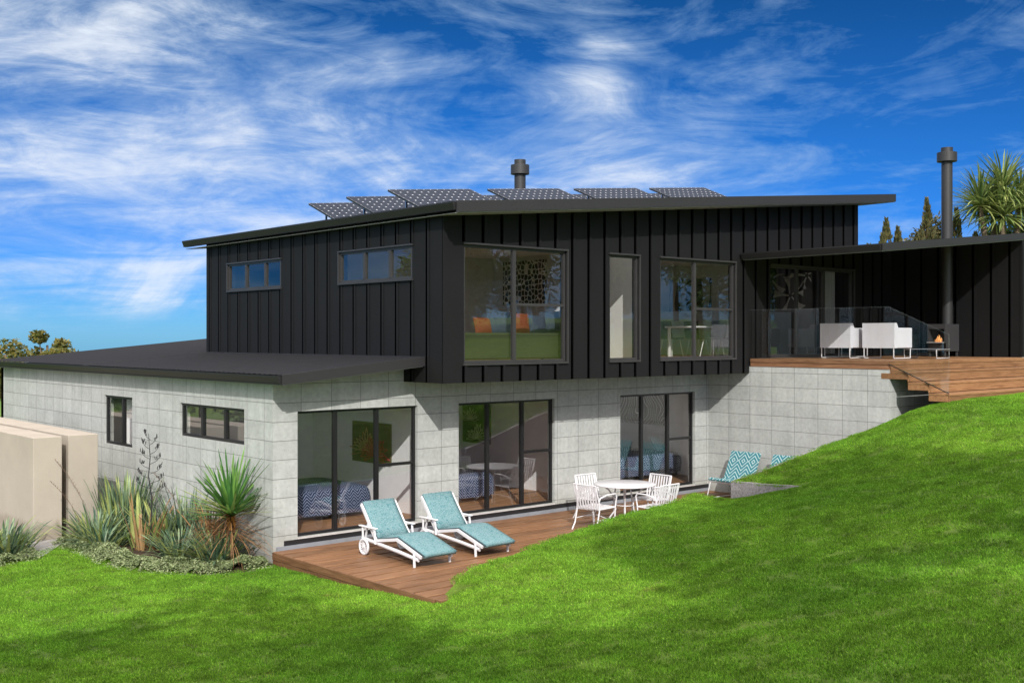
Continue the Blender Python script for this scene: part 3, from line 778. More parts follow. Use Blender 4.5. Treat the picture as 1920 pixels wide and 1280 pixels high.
# retaining block and hidden retaining wall behind the lawn edge
b1 = MB()
top = [(12.60, .745), (11.9, .76), (11.1, .80), (10.6, .84)]
for (ya, za), (yb, zb) in zip(top, top[1:]):
    b1.hexa([(16.26,yb,-.3),(16.36,yb,-.3),(16.36,ya,-.3),(16.26,ya,-.3),(16.26,yb,zb),(16.36,yb,zb),(16.36,ya,za),(16.26,ya,za)])
pl = [(x, interp(EU, x), gu(x, interp(EU, x))) for x in (16.36, 17, 17.6, 18.3, 19, 19.7, 20.34)]
for p, q in zip(pl, pl[1:]):
    b1.hexa([(p[0],p[1],-.3),(q[0],q[1],-.3),(q[0],q[1]+.1,-.3),(p[0],p[1]+.1,-.3),(p[0],p[1],p[2]-.01),(q[0],q[1],q[2]-.01),(q[0],q[1]+.1,q[2]-.02),(p[0],p[1]+.1,p[2]-.02)])
b1 = b1.build('retaining_wall', M['agg'], None, (16.3, 12.5, -.2))
tag(b1, 'low speckled concrete retaining wall end poking out of the lawn bank', 'retaining wall')
b2 = MB()
pl = [(x, interp(EP, x), gz(x, interp(EP, x))) for x in (9.3, 9.7, 10.2, 10.94, 11.8, 12.67, 13.6, 14.5, 15.4, 16.3)]
for p, q in zip(pl, pl[1:]):
    b2.hexa([(p[0],p[1]-.06,-.5),(q[0],q[1]-.06,-.5),(q[0],q[1]+.01,-.5),(p[0],p[1]+.01,-.5),(p[0],p[1]-.06,p[2]-.02),(q[0],q[1]-.06,q[2]-.02),(q[0],q[1]+.01,q[2]-.02),(p[0],p[1]+.01,p[2]-.02)])
b2.hexa([(16.23,12.5,-.5),(16.31,12.5,-.5),(16.31,13.5,-.5),(16.23,13.5,-.5),(16.23,12.5,.39),(16.31,12.5,.39),(16.31,13.5,.39),(16.23,13.5,.39)])
b2 = b2.build('deck_edge_kerb', M['agg'], None, (12.7, 12.9, -.2))
tag(b2, 'low concrete kerb holding the lawn back along the deck front', 'kerb')

# ------------------------------------------------------------------ solar panels
def make_panel():
    t = thing('solar_panel', '', 'solar panel', (0, 0, 0))
    ln, wd, tilt = 1.16, 1.99, radians(23)
    c_, s_ = cos(tilt), sin(tilt)
    p = MB(); p.add([(0, 0, 0), (wd, 0, 0), (wd, ln, 0), (0, ln, 0)], [(0, 1, 2, 3)])
    o = p.build('cell_sheet', M['solar'], t, world=False, recalc=False)
    sl = math.atan(SL)
    o.rotation_euler = (tilt, -sl, 0); o.location = (0, -ln*c_, -ln*s_)
    fq = MB()
    for a, b_ in (((0, 0), (wd, 0)), ((wd, 0), (wd, ln)), ((wd, ln), (0, ln)), ((0, ln), (0, 0))): fq.bar((*a, -.018), (*b_, -.018), .03, .036)
    o2 = fq.build('panel_frame', M['alud'], t, world=False); o2.rotation_euler = o.rotation_euler; o2.location = o.location
    st = MB()
    for x in (.35, wd-.35):
        st = MB(); zz = x*SL; st.bar((x, -.03, zz-.03), (x, -.03, zz-.50), .035, .035); st.bar((x, -ln*c_, zz-.50), (x, 0, zz-.50), .035, .035)
        st.build('stand', M['alu'], t, world=False)
    return t
M['alud'] = simple('dark anodised frame', (.05, .06, .07), .4, .6)
pan = make_panel(); first = True
rowl = ['nearest the eave', 'in the middle row', 'in the back row']; coll = ['at the low end of the roof', 'second from the low end', 'third from the low end', 'at the high end of the roof']
for j, y in enumerate((17.5, 18.94, 20.38)):
    for i, x in enumerate((12.22, 14.68, 17.14, 19.6)):
        o = pan if first else dup(pan); first = False
        o.location = (x, y, 6.135 + SL*(x-12.2)); o['group'] = 'solar panels on the main roof'
        o['label'] = 'tilted dark solar panel %s, %s' % (rowl[j], coll[i])

# ------------------------------------------------------------------ furniture
def lounger():
    t = thing('sun_lounger', '', 'sun lounger', (0, 0, 0), 0, 'sun loungers on the lower deck')
    W = .68   # x 0..W, +y towards head, feet at -1.4
    f = MB()
    for x in (.02, W-.02):
        f.tube([(x, .12, .26), (x, -.35, .22), (x, -.95, .17), (x, -1.42, .10+.02)], .021, 8, flat=1.5)
    for yy in (-1.33,): f.bar((.03, yy, .14), (W-.03, yy, .14), .03, .04)
    f.bar((.03, .02, .22), (W-.03, .02, .22), .03, .04)
    f.build('frame', M['white'], t, world=False)
    for x in (.0, W):
        l = MB(); l.tube([(x, -1.33, .23), (x, -1.34, .0)], .022, 8); l.build('leg', M['white'], t, world=False)
    for x in (-.05, W+.02):
        w_ = MB()
        pr = [(.10, 0), (.132, .004), (.137, .02), (.132, .04), (.10, .044)]
        vs = []; n = 26
        for a in range(n):
            th = 2*pi*a/n
            for r_, h in pr: vs.append((x+h, r_*cos(th), .137+r_*sin(th)))
        k = len(pr); w_.add(vs, [(a*k+j, a*k+(j+1) % k, ((a+1) % n)*k+(j+1) % k, ((a+1) % n)*k+j) for a in range(n) for j in range(k)], 0, True)
        for a in range(12):
            th = 2*pi*a/12; w_.bar((x+.02, 0, .137), (x+.02, .11*cos(th), .137+.11*sin(th)), .012, .014)
        w_.tube([(x-.004, 0, .137), (x+.048, 0, .137)], .028, 12)
        w_.build('wheel', M['white'], t, world=False)
    for x in (-.03, W+.03):
        a = MB()
        a.bbox(x-.03, x+.03, -.36, .12, .455, .48, .008)
        a.tube([(x, -.30, .455), (x, -.33, .22)], .019, 8); a.tube([(x, .03, .455), (x, .03, .22)], .019, 8)
        a.build('armrest', M['white'], t, world=False)
    back = [(-.30, .30), (.16, .84)]
    b_ = MB()
    for x in (.01, W-.01): b_.bar((x, -.31, .25), (x, .14, .80), .03, .045)
    for x in (.01, W-.01):
        b_.bar((x, -.31, .27), (x, -.86, .36), .03, .045); b_.bar((x, -.86, .36), (x, -1.50, .17), .03, .045)
    b_.tube([(.01, .14, .80), (W-.01, .14, .80)], .018, 8)
    b_.bar((.02, -.05, .52), (.02, .04, .24), .02, .03); b_.bar((W-.02, -.05, .52), (W-.02, .04, .24), .02, .03)
    b_.build('seat_frame', M['white'], t, world=False)
    # cushion as bevelled slabs following the profile
    for nm, prof in (('back_cushion', [(-.31, .315), (-.20, .43), (.0, .665), (.13, .845)]), ('seat_cushion', [(-1.56, .215), (-1.45, .25), (-1.15, .335), (-.90, .405), (-.84, .41), (-.6, .37), (-.33, .315)])):
        q = MB(); nx = 8; n = len(prof); th = .055
        vs = []; ins = []
        for i, (a, z) in enumerate(prof):
            p0 = prof[max(i-1, 0)]; p1 = prof[min(i+1, n-1)]; dx, dz = p1[0]-p0[0], p1[1]-p0[1]; l = sqrt(dx*dx+dz*dz)
            nn = (-dz/l, dx/l)
            for k in range(nx+1):
                u = k/nx; puff = (.018*(sin(pi*u)**.4) + .006*sin(u*6*pi)*sin(i*1.7)) * (1 if 0 < i < n-1 else .4)
                vs.append((.035+u*(W-.07), a+nn[0]*puff, z+nn[1]*puff))
            for k in range(nx+1):
                u = k/nx; vs.append((.035+u*(W-.07), a-nn[0]*th, z-nn[1]*th))
        m_ = 2*(nx+1)
        fs = []
        for i in range(n-1):
            for k in range(nx):
                fs.append((i*m_+k, i*m_+k+1, (i+1)*m_+k+1, (i+1)*m_+k)); fs.append((i*m_+nx+1+k, (i+1)*m_+nx+1+k, (i+1)*m_+nx+2+k, i*m_+nx+2+k))
            fs.append((i*m_, (i+1)*m_, (i+1)*m_+nx+1, i*m_+nx+1)); fs.append((i*m_+nx, i*m_+2*nx+1, (i+1)*m_+2*nx+1, (i+1)*m_+nx))
        for i in (0, n-1):
            for k in range(nx): fs.append((i*m_+k, i*m_+nx+1+k, i*m_+nx+2+k, i*m_+k+1))
        q.add(vs, fs, 0, True)
        o = q.build(nm, M['pais'], t, world=False)
        for x in (.03, W-.03):
            pp = MB(); pp.tube([(x, a, z-.02) for a, z in prof], .008, 6); pp.build('piping', M['piping'], o, world=False)
    bk = MB(); bk.lathe([(0, .02), (.09, .02), (.12, .22), (.11, .22), (.085, .03), (0, .03)], (.36, -.35, 0), 16)
    return t
lg = lounger()
lg.location = (10.12, 15.19, -.18); lg['label'] = 'left sun lounger with aqua patterned cushion, nearer the house corner'
lg2 = dup(lg, label='right sun lounger with aqua patterned cushion, nearer the dining set', loc=(11.37, 15.24, -.18))
# grey buckets under the loungers
def bucket(x, y, lab):
    q = MB(); q.lathe([(0, .0), (.075, .0), (.11, .2), (.118, .2), (.118, .215), (.10, .215), (.075, .012), (0, .012)], (x, y, -.178), 20)
    o = q.build('bucket', M['found'], None, (x, y, -.178)); tag(o, lab, 'bucket', 'grey buckets by the loungers')
bucket(10.95, 15.15, 'grey tapered bucket under the left lounger'); bucket(12.22, 15.25, 'grey tapered bucket under the right lounger')

def dining_chair():
    t = thing('dining_chair', '', 'chair', (0, 0, 0), 0, 'white slatted chairs round the outdoor table')
    # faces +y, back at y=-.25
    W = .27
    for s_ in (-1, 1):
        l = MB(); l.tube([(s_*W, -.30, .83), (s_*W, -.27, .70), (s_*W, -.20, .50), (s_*W, -.20, .36), (s_*W, -.26, .12), (s_*W, -.34, 0)], .014, 8); l.build('rear_leg', M['white'], t, world=False)
        l = MB(); l.tube([(s_*W, .27, .0), (s_*W, .23, .2), (s_*W, .24, .40), (s_*(W+.01), .27, .60), (s_*(W+.01), .23, .65), (s_*(W+.01), .0, .645), (s_*W, -.18, .60), (s_*W, -.21, .54)], .014, 8); l.build('front_leg', M['white'], t, world=False)
    q = MB()
    for k in range(8): x = -W+.04+k*(2*W-.08)/7; q.bar((x, -.215, .40), (x, -.30, .81), .034, .008, up=(0, 1, .2))
    q.tube([(-W, -.30, .83), (W, -.30, .83)], .014, 8); q.build('backrest', M['white'], t, world=False)
    q = MB()
    for k in range(8): x = -W+.035+k*(2*W-.07)/7; q.bar((x, -.20, .405), (x, .25, .415), .036, .008)
    q.tube([(-W, .25, .405), (W, .25, .405)], .012, 8); q.tube([(-W, -.2, .395), (W, -.2, .395)], .012, 8)
    for s_ in (-1, 1): q.tube([(s_*W, -.2, .395), (s_*W, .25, .405)], .012, 8)
    q.build('seat', M['white'], t, world=False)
    q = MB(); q.tube([(-W, .05, .2), (0, .05, .25), (W, .05, .2)], .008, 6)
    for s_ in (-1, 1): q.tube([(s_*W, -.22, .2), (s_*W, .22, .22)], .009, 6)
    q.build('stretcher', M['white'], t, world=False)
    return t
ch = dining_chair()
CH = [((14.68, 14.47, -.18), -pi/2+.06, 'white slatted chair on the lounger side of the round table'),
      ((15.50, 15.28, -.18), pi-.05, 'white slatted chair between the round table and the concrete wall'),
      ((16.28, 14.55, -.18), pi/2, 'white slatted chair on the far right side of the round table'),
      ((15.55, 13.74, -.18), .04, 'white slatted chair in front of the round table, legs behind the lawn edge')]
for i, (l, a, lab) in enumerate(CH):
    if i == 0: ch.location = l; ch.rotation_euler = (0, 0, a); ch['label'] = lab
    else: dup(ch, label=lab, loc=l, rz=a)
tb = thing('dining_table', 'round white outdoor dining table with curved legs', 'table', (15.58, 14.58, -.18))
q = MB(); q.lathe([(0, .715), (.56, .715), (.58, .722), (.585, .735), (.575, .745), (0, .745)], (0, 0, 0), 48); q.build('table_top', M['white'], tb, world=False)
for k in range(4):
    a = pi/4+k*pi/2; q = MB(); q.tube([(cos(a)*r_, sin(a)*r_, z) for r_, z in ((.42, .71), (.30, .62), (.16, .42), (.17, .25), (.28, .1), (.40, 0))], .016, 8)
    q.build('leg', M['white'], tb, world=False)
q = MB(); q.tube([(cos(2*pi*k/24)*.165, sin(2*pi*k/24)*.165, .34) for k in range(25)], .01, 6, cap=False); q.build('ring_brace', M['white'], tb, world=False)

def lounge_chair():
    t = thing('lounge_chair', '', 'lounge chair', (0, 0, 0), 0, 'teal zigzag lounge chairs by the terrace wall')
    # faces -x ; width along y
    q = MB(); q.slab([(-.42, .40), (-.36, .425), (.0, .36), (.14, .40), (.42, .98)][::-1], -.39, .39, .035, axis='y')
    q.build('sling', M['teal'], t, world=False)
    for s_ in (-1, 1):
        l = MB(); l.tube([(-.38, s_*.37, .38), (-.50, s_*.37, .03), (-.46, s_*.37, .012), (.40, s_*.37, .012), (.45, s_*.37, .04), (.14, s_*.37, .36)], .012, 8); l.build('leg', M['white'], t, world=False)
    l = MB(); l.tube([(-.38, -.37, .37), (-.38, .37, .37)], .011, 6); l.tube([(.0, -.37, .33), (.0, .37, .33)], .011, 6); l.build('cross_bar', M['white'], t, world=False)
    return t
lc = lounge_chair(); lc.location = (19.72, 15.17, -.18); lc['label'] = 'teal zigzag lounge chair nearer the glass doors, seat fully in view'
dup(lc, label='teal zigzag lounge chair mostly hidden behind the lawn bank, only its back top showing', loc=(19.72, 14.05, -.18))

def armchair():
    t = thing('armchair', '', 'armchair', (0, 0, 0), 0, 'white box armchairs on the upper deck')
    # back on -x side, faces +x ; x 0..0.75, y 0..0.78
    q = MB(); q.add([(0, 0, .235), (0, .78, .235), (0, .78, .785), (0, 0, .785), (.10, 0, .235), (.10, .78, .235), (.16, .78, .68), (.16, 0, .68), (.10, .78, .785), (.10, 0, .785)],
        [(0, 1, 2, 3), (3, 2, 8, 9), (9, 8, 6, 7), (7, 6, 5, 4), (0, 4, 5, 1), (0, 3, 9, 7, 4), (1, 5, 6, 8, 2)])
    q.build('backrest', M['whitef'], t, world=False)
    for y0 in (0, .66):
        q = MB(); q.bbox(.101, .75, y0+.001, y0+.119, .235, .68, .012); q.build('armrest', M['whitef'], t, world=False)
    q = MB(); q.bbox(.13, .74, .121, .659, .24, .44, .02); q.build('seat', M['whitef'], t, world=False)
    for y0 in (.03, .75):
        q = MB(); q.tube([(.02, y0, .235), (.02, y0, .035), (.035, y0, .014), (.70, y0, .014), (.715, y0, .035), (.715, y0, .235)], .012, 8); q.build('leg', M['white'], t, world=False)
    return t
ac = armchair(); zd = 2.866
ac.location = (22.22, 12.81, zd); ac['label'] = 'white box armchair on the right of the pair, nearest the fireplace side'
dup(ac, label='white box armchair on the left of the pair, its back to the balustrade', loc=(21.98, 13.74, zd))
dup(ac, label='white box armchair behind the pair, against the sliding door', loc=(23.15, 15.20, zd), rz=-pi/2)
ct = thing('coffee_table', 'low white wire frame coffee table beside the right armchair', 'coffee table', (23.0, 12.25, zd))
q = MB(); q.bbox(0, .6, 0, .8, .205, .215, .004); q.build('table_top', M['found'], ct, world=False)
for y0 in (.02, .78):
    q = MB(); q.tube([(.02, y0, .205), (.02, y0, .014), (.58, y0, .014), (.58, y0, .205), (.02, y0, .205)], .012, 8); q.build('leg', M['white'], ct, world=False)
# outdoor fireplace
fp = thing('outdoor_fireplace', 'dark grey freestanding fireplace with a tall black flue through the canopy roof', 'fireplace', (25.9, 13.6, zd))
q = MB(); x0, x1, y0, y1, z0, z1 = 25.6, 26.28, 13.42, 13.88, 3.0, 3.66
q.box(x0+.03, x1, y0, y1, z0, z0+.04); q.box(x0, x1, y0, y1, z1-.12, z1); q.box(x0, x1, y0, y0+.03, z0+.04, z1-.12); q.box(x0, x1, y1-.03, y1, z0+.04, z1-.12); q.box(x1-.03, x1, y0+.03, y1-.03, z0+.04, z1-.12)
q.box(x0, x0+.03, y0, y1, z0, z0+.2)
q.build('firebox', M['fbox'], fp)
for x, y in ((25.66, 13.46), (26.24, 13.46), (25.66, 13.84), (26.24, 13.84)):
    q = MB(); q.bar((x, y, 2.868), (x, y, 3.0), .04, .04); q.build('leg', M['fbox'], fp)
q = MB(); q.box(25.50, 25.92, 13.45, 13.85, 3.205, 3.22); q.build('hearth_shelf', M['sill'], fp)
q = MB()
for k, (yy, h) in enumerate(((13.57, .12), (13.63, .18), (13.68, .15), (13.72, .09), (13.6, .10))):
    q.tube([(25.68+.02*k, yy, 3.22), (25.69+.02*k, yy+.02, 3.22+h*.4), (25.68+.02*k, yy-.01, 3.22+h*.75), (25.69+.02*k, yy+.01, 3.22+h)], [.022, .034, .018, .002], 8)
q.build('flame', M['flame'], fp)
q = MB(); q.lathe([(.13, 3.66), (.13, 7.60), (.235, 7.62), (.235, 7.84), (.14, 7.86), (.14, 7.96), (0, 7.97)], (25.95, 13.56, 0), 40, 0, False); q.build('flue', M['flue'], fp)

# ------------------------------------------------------------------ interiors
def bed(x0, x1, y0, y1, lab):
    t = thing('bed', lab, 'bed', ((x0+x1)/2, (y0+y1)/2, 0), 0, 'beds behind the glass doors')
    n = 14; q = MB(); vs = []; fs = []
    ring = []
    cx, cy = (x0+x1)/2, (y0+y1)/2; hx, hy = (x1-x0)/2, (y1-y0)/2
    prof = [(1.03, .10), (1.04, .3), (1.02, .45), (.98, .53), (.9, .56), (.5, .575), (0, .58)]
    m_ = 48
    for s_, z in prof:
        for k in range(m_):
            a = 2*pi*k/m_; c_, d_ = cos(a), sin(a); e = .22
            x = cx + s_*hx*math.copysign(abs(c_)**e, c_); y = cy + s_*hy*math.copysign(abs(d_)**e, d_)
            w_ = .012*sin(k*2.9)*(1 if z < .45 else .2)
            vs.append((x+w_, y+w_, z+.01*sin(k*1.3)*(z < .2)))
    fs = [(i*m_+k, i*m_+(k+1) % m_, (i+1)*m_+(k+1) % m_, (i+1)*m_+k) for i in range(len(prof)-1) for k in range(m_)]
    q.add(vs, fs, 0, True)
    for i, f_ in enumerate(q.f):
        if i >= 3*m_: q.mi[i] = 1
    q.build('bedspread', [M['bedc'], M['bedt']], t)
    for x in (x0+.1, x1-.1):
        l = MB(); l.tube([(x, y0+.15, .0), (x, y0+.15, .12)], .03, 10); l.build('leg', M['frame'], t)
    return t
bed(9.55, 11.9, 17.6, 19.4, 'bed under a blue zigzag spread behind the leftmost glass doors')
bed(13.0, 14.95, 17.6, 19.4, 'bed under a blue zigzag spread behind the middle glass doors')
bed(18.5, 21.0, 17.7, 19.6, 'bed under a blue zigzag spread behind the rightmost glass doors')
def cushion(x, y, z, w_, h, mat, lab, rx=.25, rz=0, ry=0, grp='cushions on the sofa'):
    q = MB(); n = 10; vs = []
    for s_ in (1, -1):
        for j in range(n+1):
            for i in range(n+1):
                u, v = i/n*2-1, j/n*2-1; th = .09*(max(0, (1-u*u)*(1-v*v))**.45)
                pinch = 1-.06*(1-abs(u))*abs(v) ; pin2 = 1-.06*(1-abs(v))*abs(u)
                vs.append((u*w_/2*pin2, s_*th, v*h/2*pinch))
    m_ = (n+1)**2
    fs = [(a*m_+j*(n+1)+i, a*m_+j*(n+1)+i+1, a*m_+(j+1)*(n+1)+i+1, a*m_+(j+1)*(n+1)+i) for a in (0, 1) for j in range(n) for i in range(n)]
    q.add(vs, fs, 0, True); o = q.build('cushion', mat, None, world=False)
    o.location = (x, y, z+h/2); o.rotation_euler = (-rx, ry, rz); tag(o, lab, 'cushion', grp)
sf = thing('sofa', 'olive green sofa with its back along the large upper window', 'sofa', (13.9, 16.2, 2.876))
q = MB(); q.bbox(12.3, 15.6, 16.0, 16.95, 3.0, 3.36, .03); q.build('seat', M['sofa'], sf)
q = MB(); q.bbox(12.3, 15.6, 15.62, 15.98, 2.93, 3.42, .03); q.build('backrest', M['sofa'], sf)
for x in (12.4, 15.5):
    for y in (15.8, 16.8):
        q = MB(); q.tube([(x, y, 2.876), (x, y, 3.0)], .025, 8); q.build('leg', M['frame'], sf)
for x, mt, wd, hh, lab in ((13.3, 'orange', .42, .36, 'small orange cushion at the left end of the sofa'), (13.72, 'blue', .62, .50, 'large blue patterned cushion left of the centre'),
    (14.2, 'orange', .52, .46, 'orange cushion in the middle of the sofa'), (14.68, 'blue', .45, .42, 'blue striped cushion leaning between two others'), (15.05, 'blue', .52, .50, 'tilted blue spiral cushion at the right end of the sofa')):
    cushion(x, 16.05, 3.36, wd, hh, M[mt], lab, .3, R.uniform(-.1, .1), R.uniform(-.12, .2))
cushion(20.35, 17.95, .58, .5, .4, M['tealc'], 'aqua chevron cushion on the bed behind the rightmost doors', .6, .2, .1, 'aqua cushions')
def art(x, y0, y1, z0, z1, mat, lab):
    t = thing('wall_art', lab, 'picture', (x, (y0+y1)/2, z0))
    q = MB(); q.box(x-.03, x-.001, y0, y1, z0, z1); q.build('canvas', mat, t); return t
art(17.2, 18.50, 19.98, 4.10, 5.10, M['art_spots'], 'square black and cream pebble pattern picture above the sofa')
art(23.0, 18.45, 19.85, 4.03, 4.87, M['art_waves'], 'grey wave pattern picture behind the double window')
art(21.0, 18.20, 20.55, 1.16, 1.90, M['art_swirl'], 'dark picture of pale looping lines above the right bed')
def plant_art(t, x, cy, cz, mat, n, r, spread=pi, th=.008):
    q = MB()
    for k in range(n):
        a = pi/2 + (k/(n-1)-.5)*spread; ln = r*R.uniform(.75, 1.05); bend = R.uniform(-.2, .2)
        for s_ in (-1, 1):
            pts = []
            for i in range(9):
                u = i/8; w_ = .09*r*sin(pi*u)*s_
                px = cos(a)*ln*u - sin(a)*(w_+bend*ln*u*u*.4); pz = cz + sin(a)*ln*u + cos(a)*(w_+bend*ln*u*u*.4) - .12*r*u*u*abs(cos(a))
                pts.append((x, cy-px*1.25, pz))
            q.tube(pts, th, 4)
    q.build('line_drawing', mat, t)
t = art(12.45, 17.78, 19.12, .86, 1.66, M['art_green'], 'olive picture of a red spiky plant above the left bed')
plant_art(t, 12.405, 18.6, 1.10, M['peach'], 13, .46, 3.3); plant_art(t, 12.40, 18.3, 1.05, M['red'], 17, .40, 3.9, .012)
t = art(16.4, 19.5, 20.5, .90, 1.80, M['art_dark'], 'dark picture of pale outlined succulents behind the middle doors')
plant_art(t, 16.36, 19.95, 1.0, M['cream'], 11, .36, 3.0); plant_art(t, 16.36, 20.2, 1.42, M['cream'], 9, .3, 2.8)
t = art(24.58, 16.46, 17.75, 4.05, 5.0, M['art_dark'], 'large dark picture of overlapping grey petals behind the sliding door')
q = MB()
for (cy, cz) in ((17.1, 4.42), (17.7, 4.86), (16.6, 4.92)):
    for k in range(5):
        a = .4+k*2*pi/5; n = 7; up = []; dn = []
        for i in range(n):
            u = i/(n-1); w_ = .03+.15*u*u; l = .05+.46*u
            up.append((cos(a)*l-sin(a)*w_, sin(a)*l+cos(a)*w_)); dn.append((cos(a)*l+sin(a)*w_*.2, sin(a)*l-cos(a)*w_*.2))
        vs = [(24.54, min(17.74, max(16.47, cy-x)), min(4.99, max(4.06, cz+z))) for x, z in up+dn[::-1]]
        q.add(vs, [tuple(range(len(vs)))])
q.build('petals', M['petal'], t)
# dining room upstairs
dt = thing('indoor_table', 'white indoor dining table behind the double upper window', 'table', (21.3, 17.2, 2.876))
q = MB(); q.bbox(20.3, 22.3, 16.8, 17.7, 3.56, 3.60, .008); q.build('table_top', M['whitef'], dt)
for x in (20.38, 22.22):
    for y in (16.88, 17.62):
        q = MB(); q.bar((x, y, 2.876), (x, y, 3.56), .05, .05); q.build('leg', M['white'], dt)
def ichair():
    t = thing('indoor_chair', '', 'chair', (0, 0, 0), 0, 'dark shell chairs at the indoor table')
    q = MB(); q.slab([(-.22, .86), (-.20, .6), (-.16, .46), (-.05, .44), (.24, .45)], -.22, .22, .025, smooth=True); q.build('seat_shell', M['darkseat'], t, world=False)
    for x in (-.18, .18):
        for y in (-.15, .2):
            l = MB(); l.tube([(x*.8, y*.8, .42), (x*1.1, y*1.2, 0)], .012, 6); l.build('leg', M['white'], t, world=False)
    return t
ic = ichair(); labs = ['nearest the window, left', 'nearest the window, right', 'on the far side, left', 'on the far side, right']
for i, (x, y, a) in enumerate(((20.75, 16.6, pi/2), (21.75, 16.6, pi/2), (20.75, 17.9, -pi/2), (21.75, 17.9, -pi/2))):
    o = ic if i == 0 else dup(ic); o.location = (x, y, 2.876); o.rotation_euler = (0, 0, a); o['label'] = 'dark shell chair at the indoor table, ' + labs[i]
# curtain beside window
def curtain(x0, x1, y, z0, z1, lab, alongx=True, mat='curtain'):
    q = MB(); n = 60; vs = []
    for z in (z0, z1):
        for i in range(n+1):
            u = i/n; p = x0+(x1-x0)*u; d_ = .03*sin(u*40)
            vs.append((p, y+d_, z) if alongx else (y+d_, p, z))
    q.add(vs, [(i, i+1, n+2+i, n+1+i) for i in range(n)], 0, True); o = q.build('curtain', M[mat], None, ((x0+x1)/2 if alongx else y, y if alongx else (x0+x1)/2, z0), recalc=False)
    tag(o, lab, 'curtain', 'indoor curtains')
curtain(23.9, 24.5, 15.75, 2.88, 5.1, 'grey curtain drawn to the right of the sliding door')
curtain(22.9, 23.6, XL+.45, .2, 2.3, 'grey curtain at the far left concrete wall window', False, 'ceil')

# ------------------------------------------------------------------ beige bin store at left
bn = thing('rendered_screen_walls', 'pair of thick beige rendered screen walls by the left garden bed', 'screen wall', (6.5, 23, -.4))
def bw(x0, x1, y0, y1, nm='screen_wall'):
    q = MB(); q.bbox(x0, x1, y0, y1, -.8, 1.49, .008); return q.build(nm, M['beige'], bn)
bw(6.88, 7.40, 21.24, 27.5)
bw(7.56, 8.12, 21.36, 29)
bw(6.0, 6.87, 27.6, 28.2)
q = MB(); q.box(7.402, 7.558, 23.4, 23.6, -.8, 1.46); q.build('link_wall', M['beige'], bn)
# path
q = MB(); pts = [(5.6, 20.6), (6.55, 19.75), (7.0, 20.35), (7.4, 21.0), (7.5, 26), (4.0, 26), (4.4, 21.5)]
q.add([(x, y, gz(x, y)+.012) for x, y in pts], [tuple(range(len(pts)))]); o = q.build('path', M['path'], None, (6, 21, -.4)); tag(o, kind='structure')

# ------------------------------------------------------------------ plants
def blade(mb, base, az, lean, ln, w0, droop, mi=0, fold=.35, seg=6, twist=0):
    b0 = Vector(base); h = Vector((cos(az), sin(az), 0)); sd = Vector((-sin(az), cos(az), 0))
    vs = []; p = b0.copy(); th = lean
    for i in range(seg+1):
        u = i/seg; w_ = w0*(.45+.55*sin(pi*min(1, u*1.25+.15)) if u < .7 else max(.02, 1-(u-.7)/.3))*.5 if u < 1 else .0005
        n = h*cos(th) - Vector((0, 0, 1))*sin(th)
        s_ = sd*cos(twist*u) + n*sin(twist*u)
        vs += [p - s_*w_, p + n*w_*fold, p + s_*w_]
        th += droop/seg*(.4+1.2*u); p = p + (h*sin(th)+Vector((0, 0, 1))*cos(th))*(ln/seg)
    fs = []
    for i in range(seg): fs += [(3*i, 3*i+1, 3*i+4, 3*i+3), (3*i+1, 3*i+2, 3*i+5, 3*i+4)]
    mb.add(vs, fs, mi, True)
def flax(x, y, h, spread, n, w0, mats, lab, lean0=.05, lean1=.75, droop=(.1, .9), seedv=1, z=None, az=None, grp='flax clumps in the garden bed'):
    rr = random.Random(seedv); z = gz(x, y) if z is None else z; q = MB()
    for k in range(n):
        a = rr.uniform(0, 2*pi) if az is None else rr.uniform(*az); r_ = rr.uniform(0, spread); le = lean0 + (lean1-lean0)*rr.random()**.8
        mi = min(len(mats)-1, int(rr.random()**1.25*len(mats)))
        blade(q, (x+cos(a)*r_, y+sin(a)*r_, z-.03), a+rr.uniform(-.4, .4), le, h*rr.uniform(.6, 1.12)/max(.6, cos(le*.6)), w0*rr.uniform(.6, 1.15), rr.uniform(*droop), mi)
    o = q.build('flax_plant', [M[a] for a in mats], None, (x, y, z), recalc=False); tag(o, lab, 'flax plant', grp)
flax(7.72, 20.35, .72, .32, 188, 0.052, ['flaxg', 'flaxb', 'flaxy'], 'low blue green flax at the left end of the bed by the beige walls', lean1=.95, seedv=1)
flax(7.62, 19.75, .62, .30, 130, 0.052, ['flaxb', 'flaxg', 'flaxy'], 'low flax with arching pale edged leaves left of the bronze flax', lean1=1.1, droop=(.3, 1.1), seedv=2)
flax(8.45, 20.9, 1.12, .38, 217, 0.057, ['flaxg', 'flaxb', 'flaxy'], 'tall upright dark green flax at the back left of the bed', lean1=.38, droop=(0, .3), seedv=3)
flax(7.95, 18.95, 1.0, .30, 20, 0.075, ['flaxo', 'flaxy', 'flaxo'], 'broad bronze flax in the middle of the bed', lean1=.42, droop=(-.05, .25), seedv=4)
flax(8.45, 19.1, .85, .25, 79, 0.069, ['flaxg', 'flaxy'], 'green flax with broad leaves right of the bronze flax', lean1=.7, droop=(0, .4), seedv=5)
flax(8.25, 18.05, .62, .30, 159, 0.052, ['flaxb', 'flaxg', 'flaxy'], 'low blue green flax in front of the seed stalk', lean1=1.0, droop=(.2, 1.0), seedv=6)
flax(8.75, 19.0-.1, 1.05, .25, 87, 0.052, ['flaxg', 'flaxb'], 'upright green flax against the concrete wall', lean1=.45, droop=(0, .35), seedv=7)
flax(8.52, 17.25, .66, .30, 188, 0.057, ['flaxb', 'flaxg', 'flaxy'], 'blue green flax in front of the spiky cordyline', lean1=1.05, droop=(.1, .9), seedv=8)
flax(8.85, 18.1, .9, .18, 87, 0.052, ['flaxg', 'cordb'], 'upright flax behind the spiky cordyline', lean1=.5, droop=(0, .5), seedv=9)
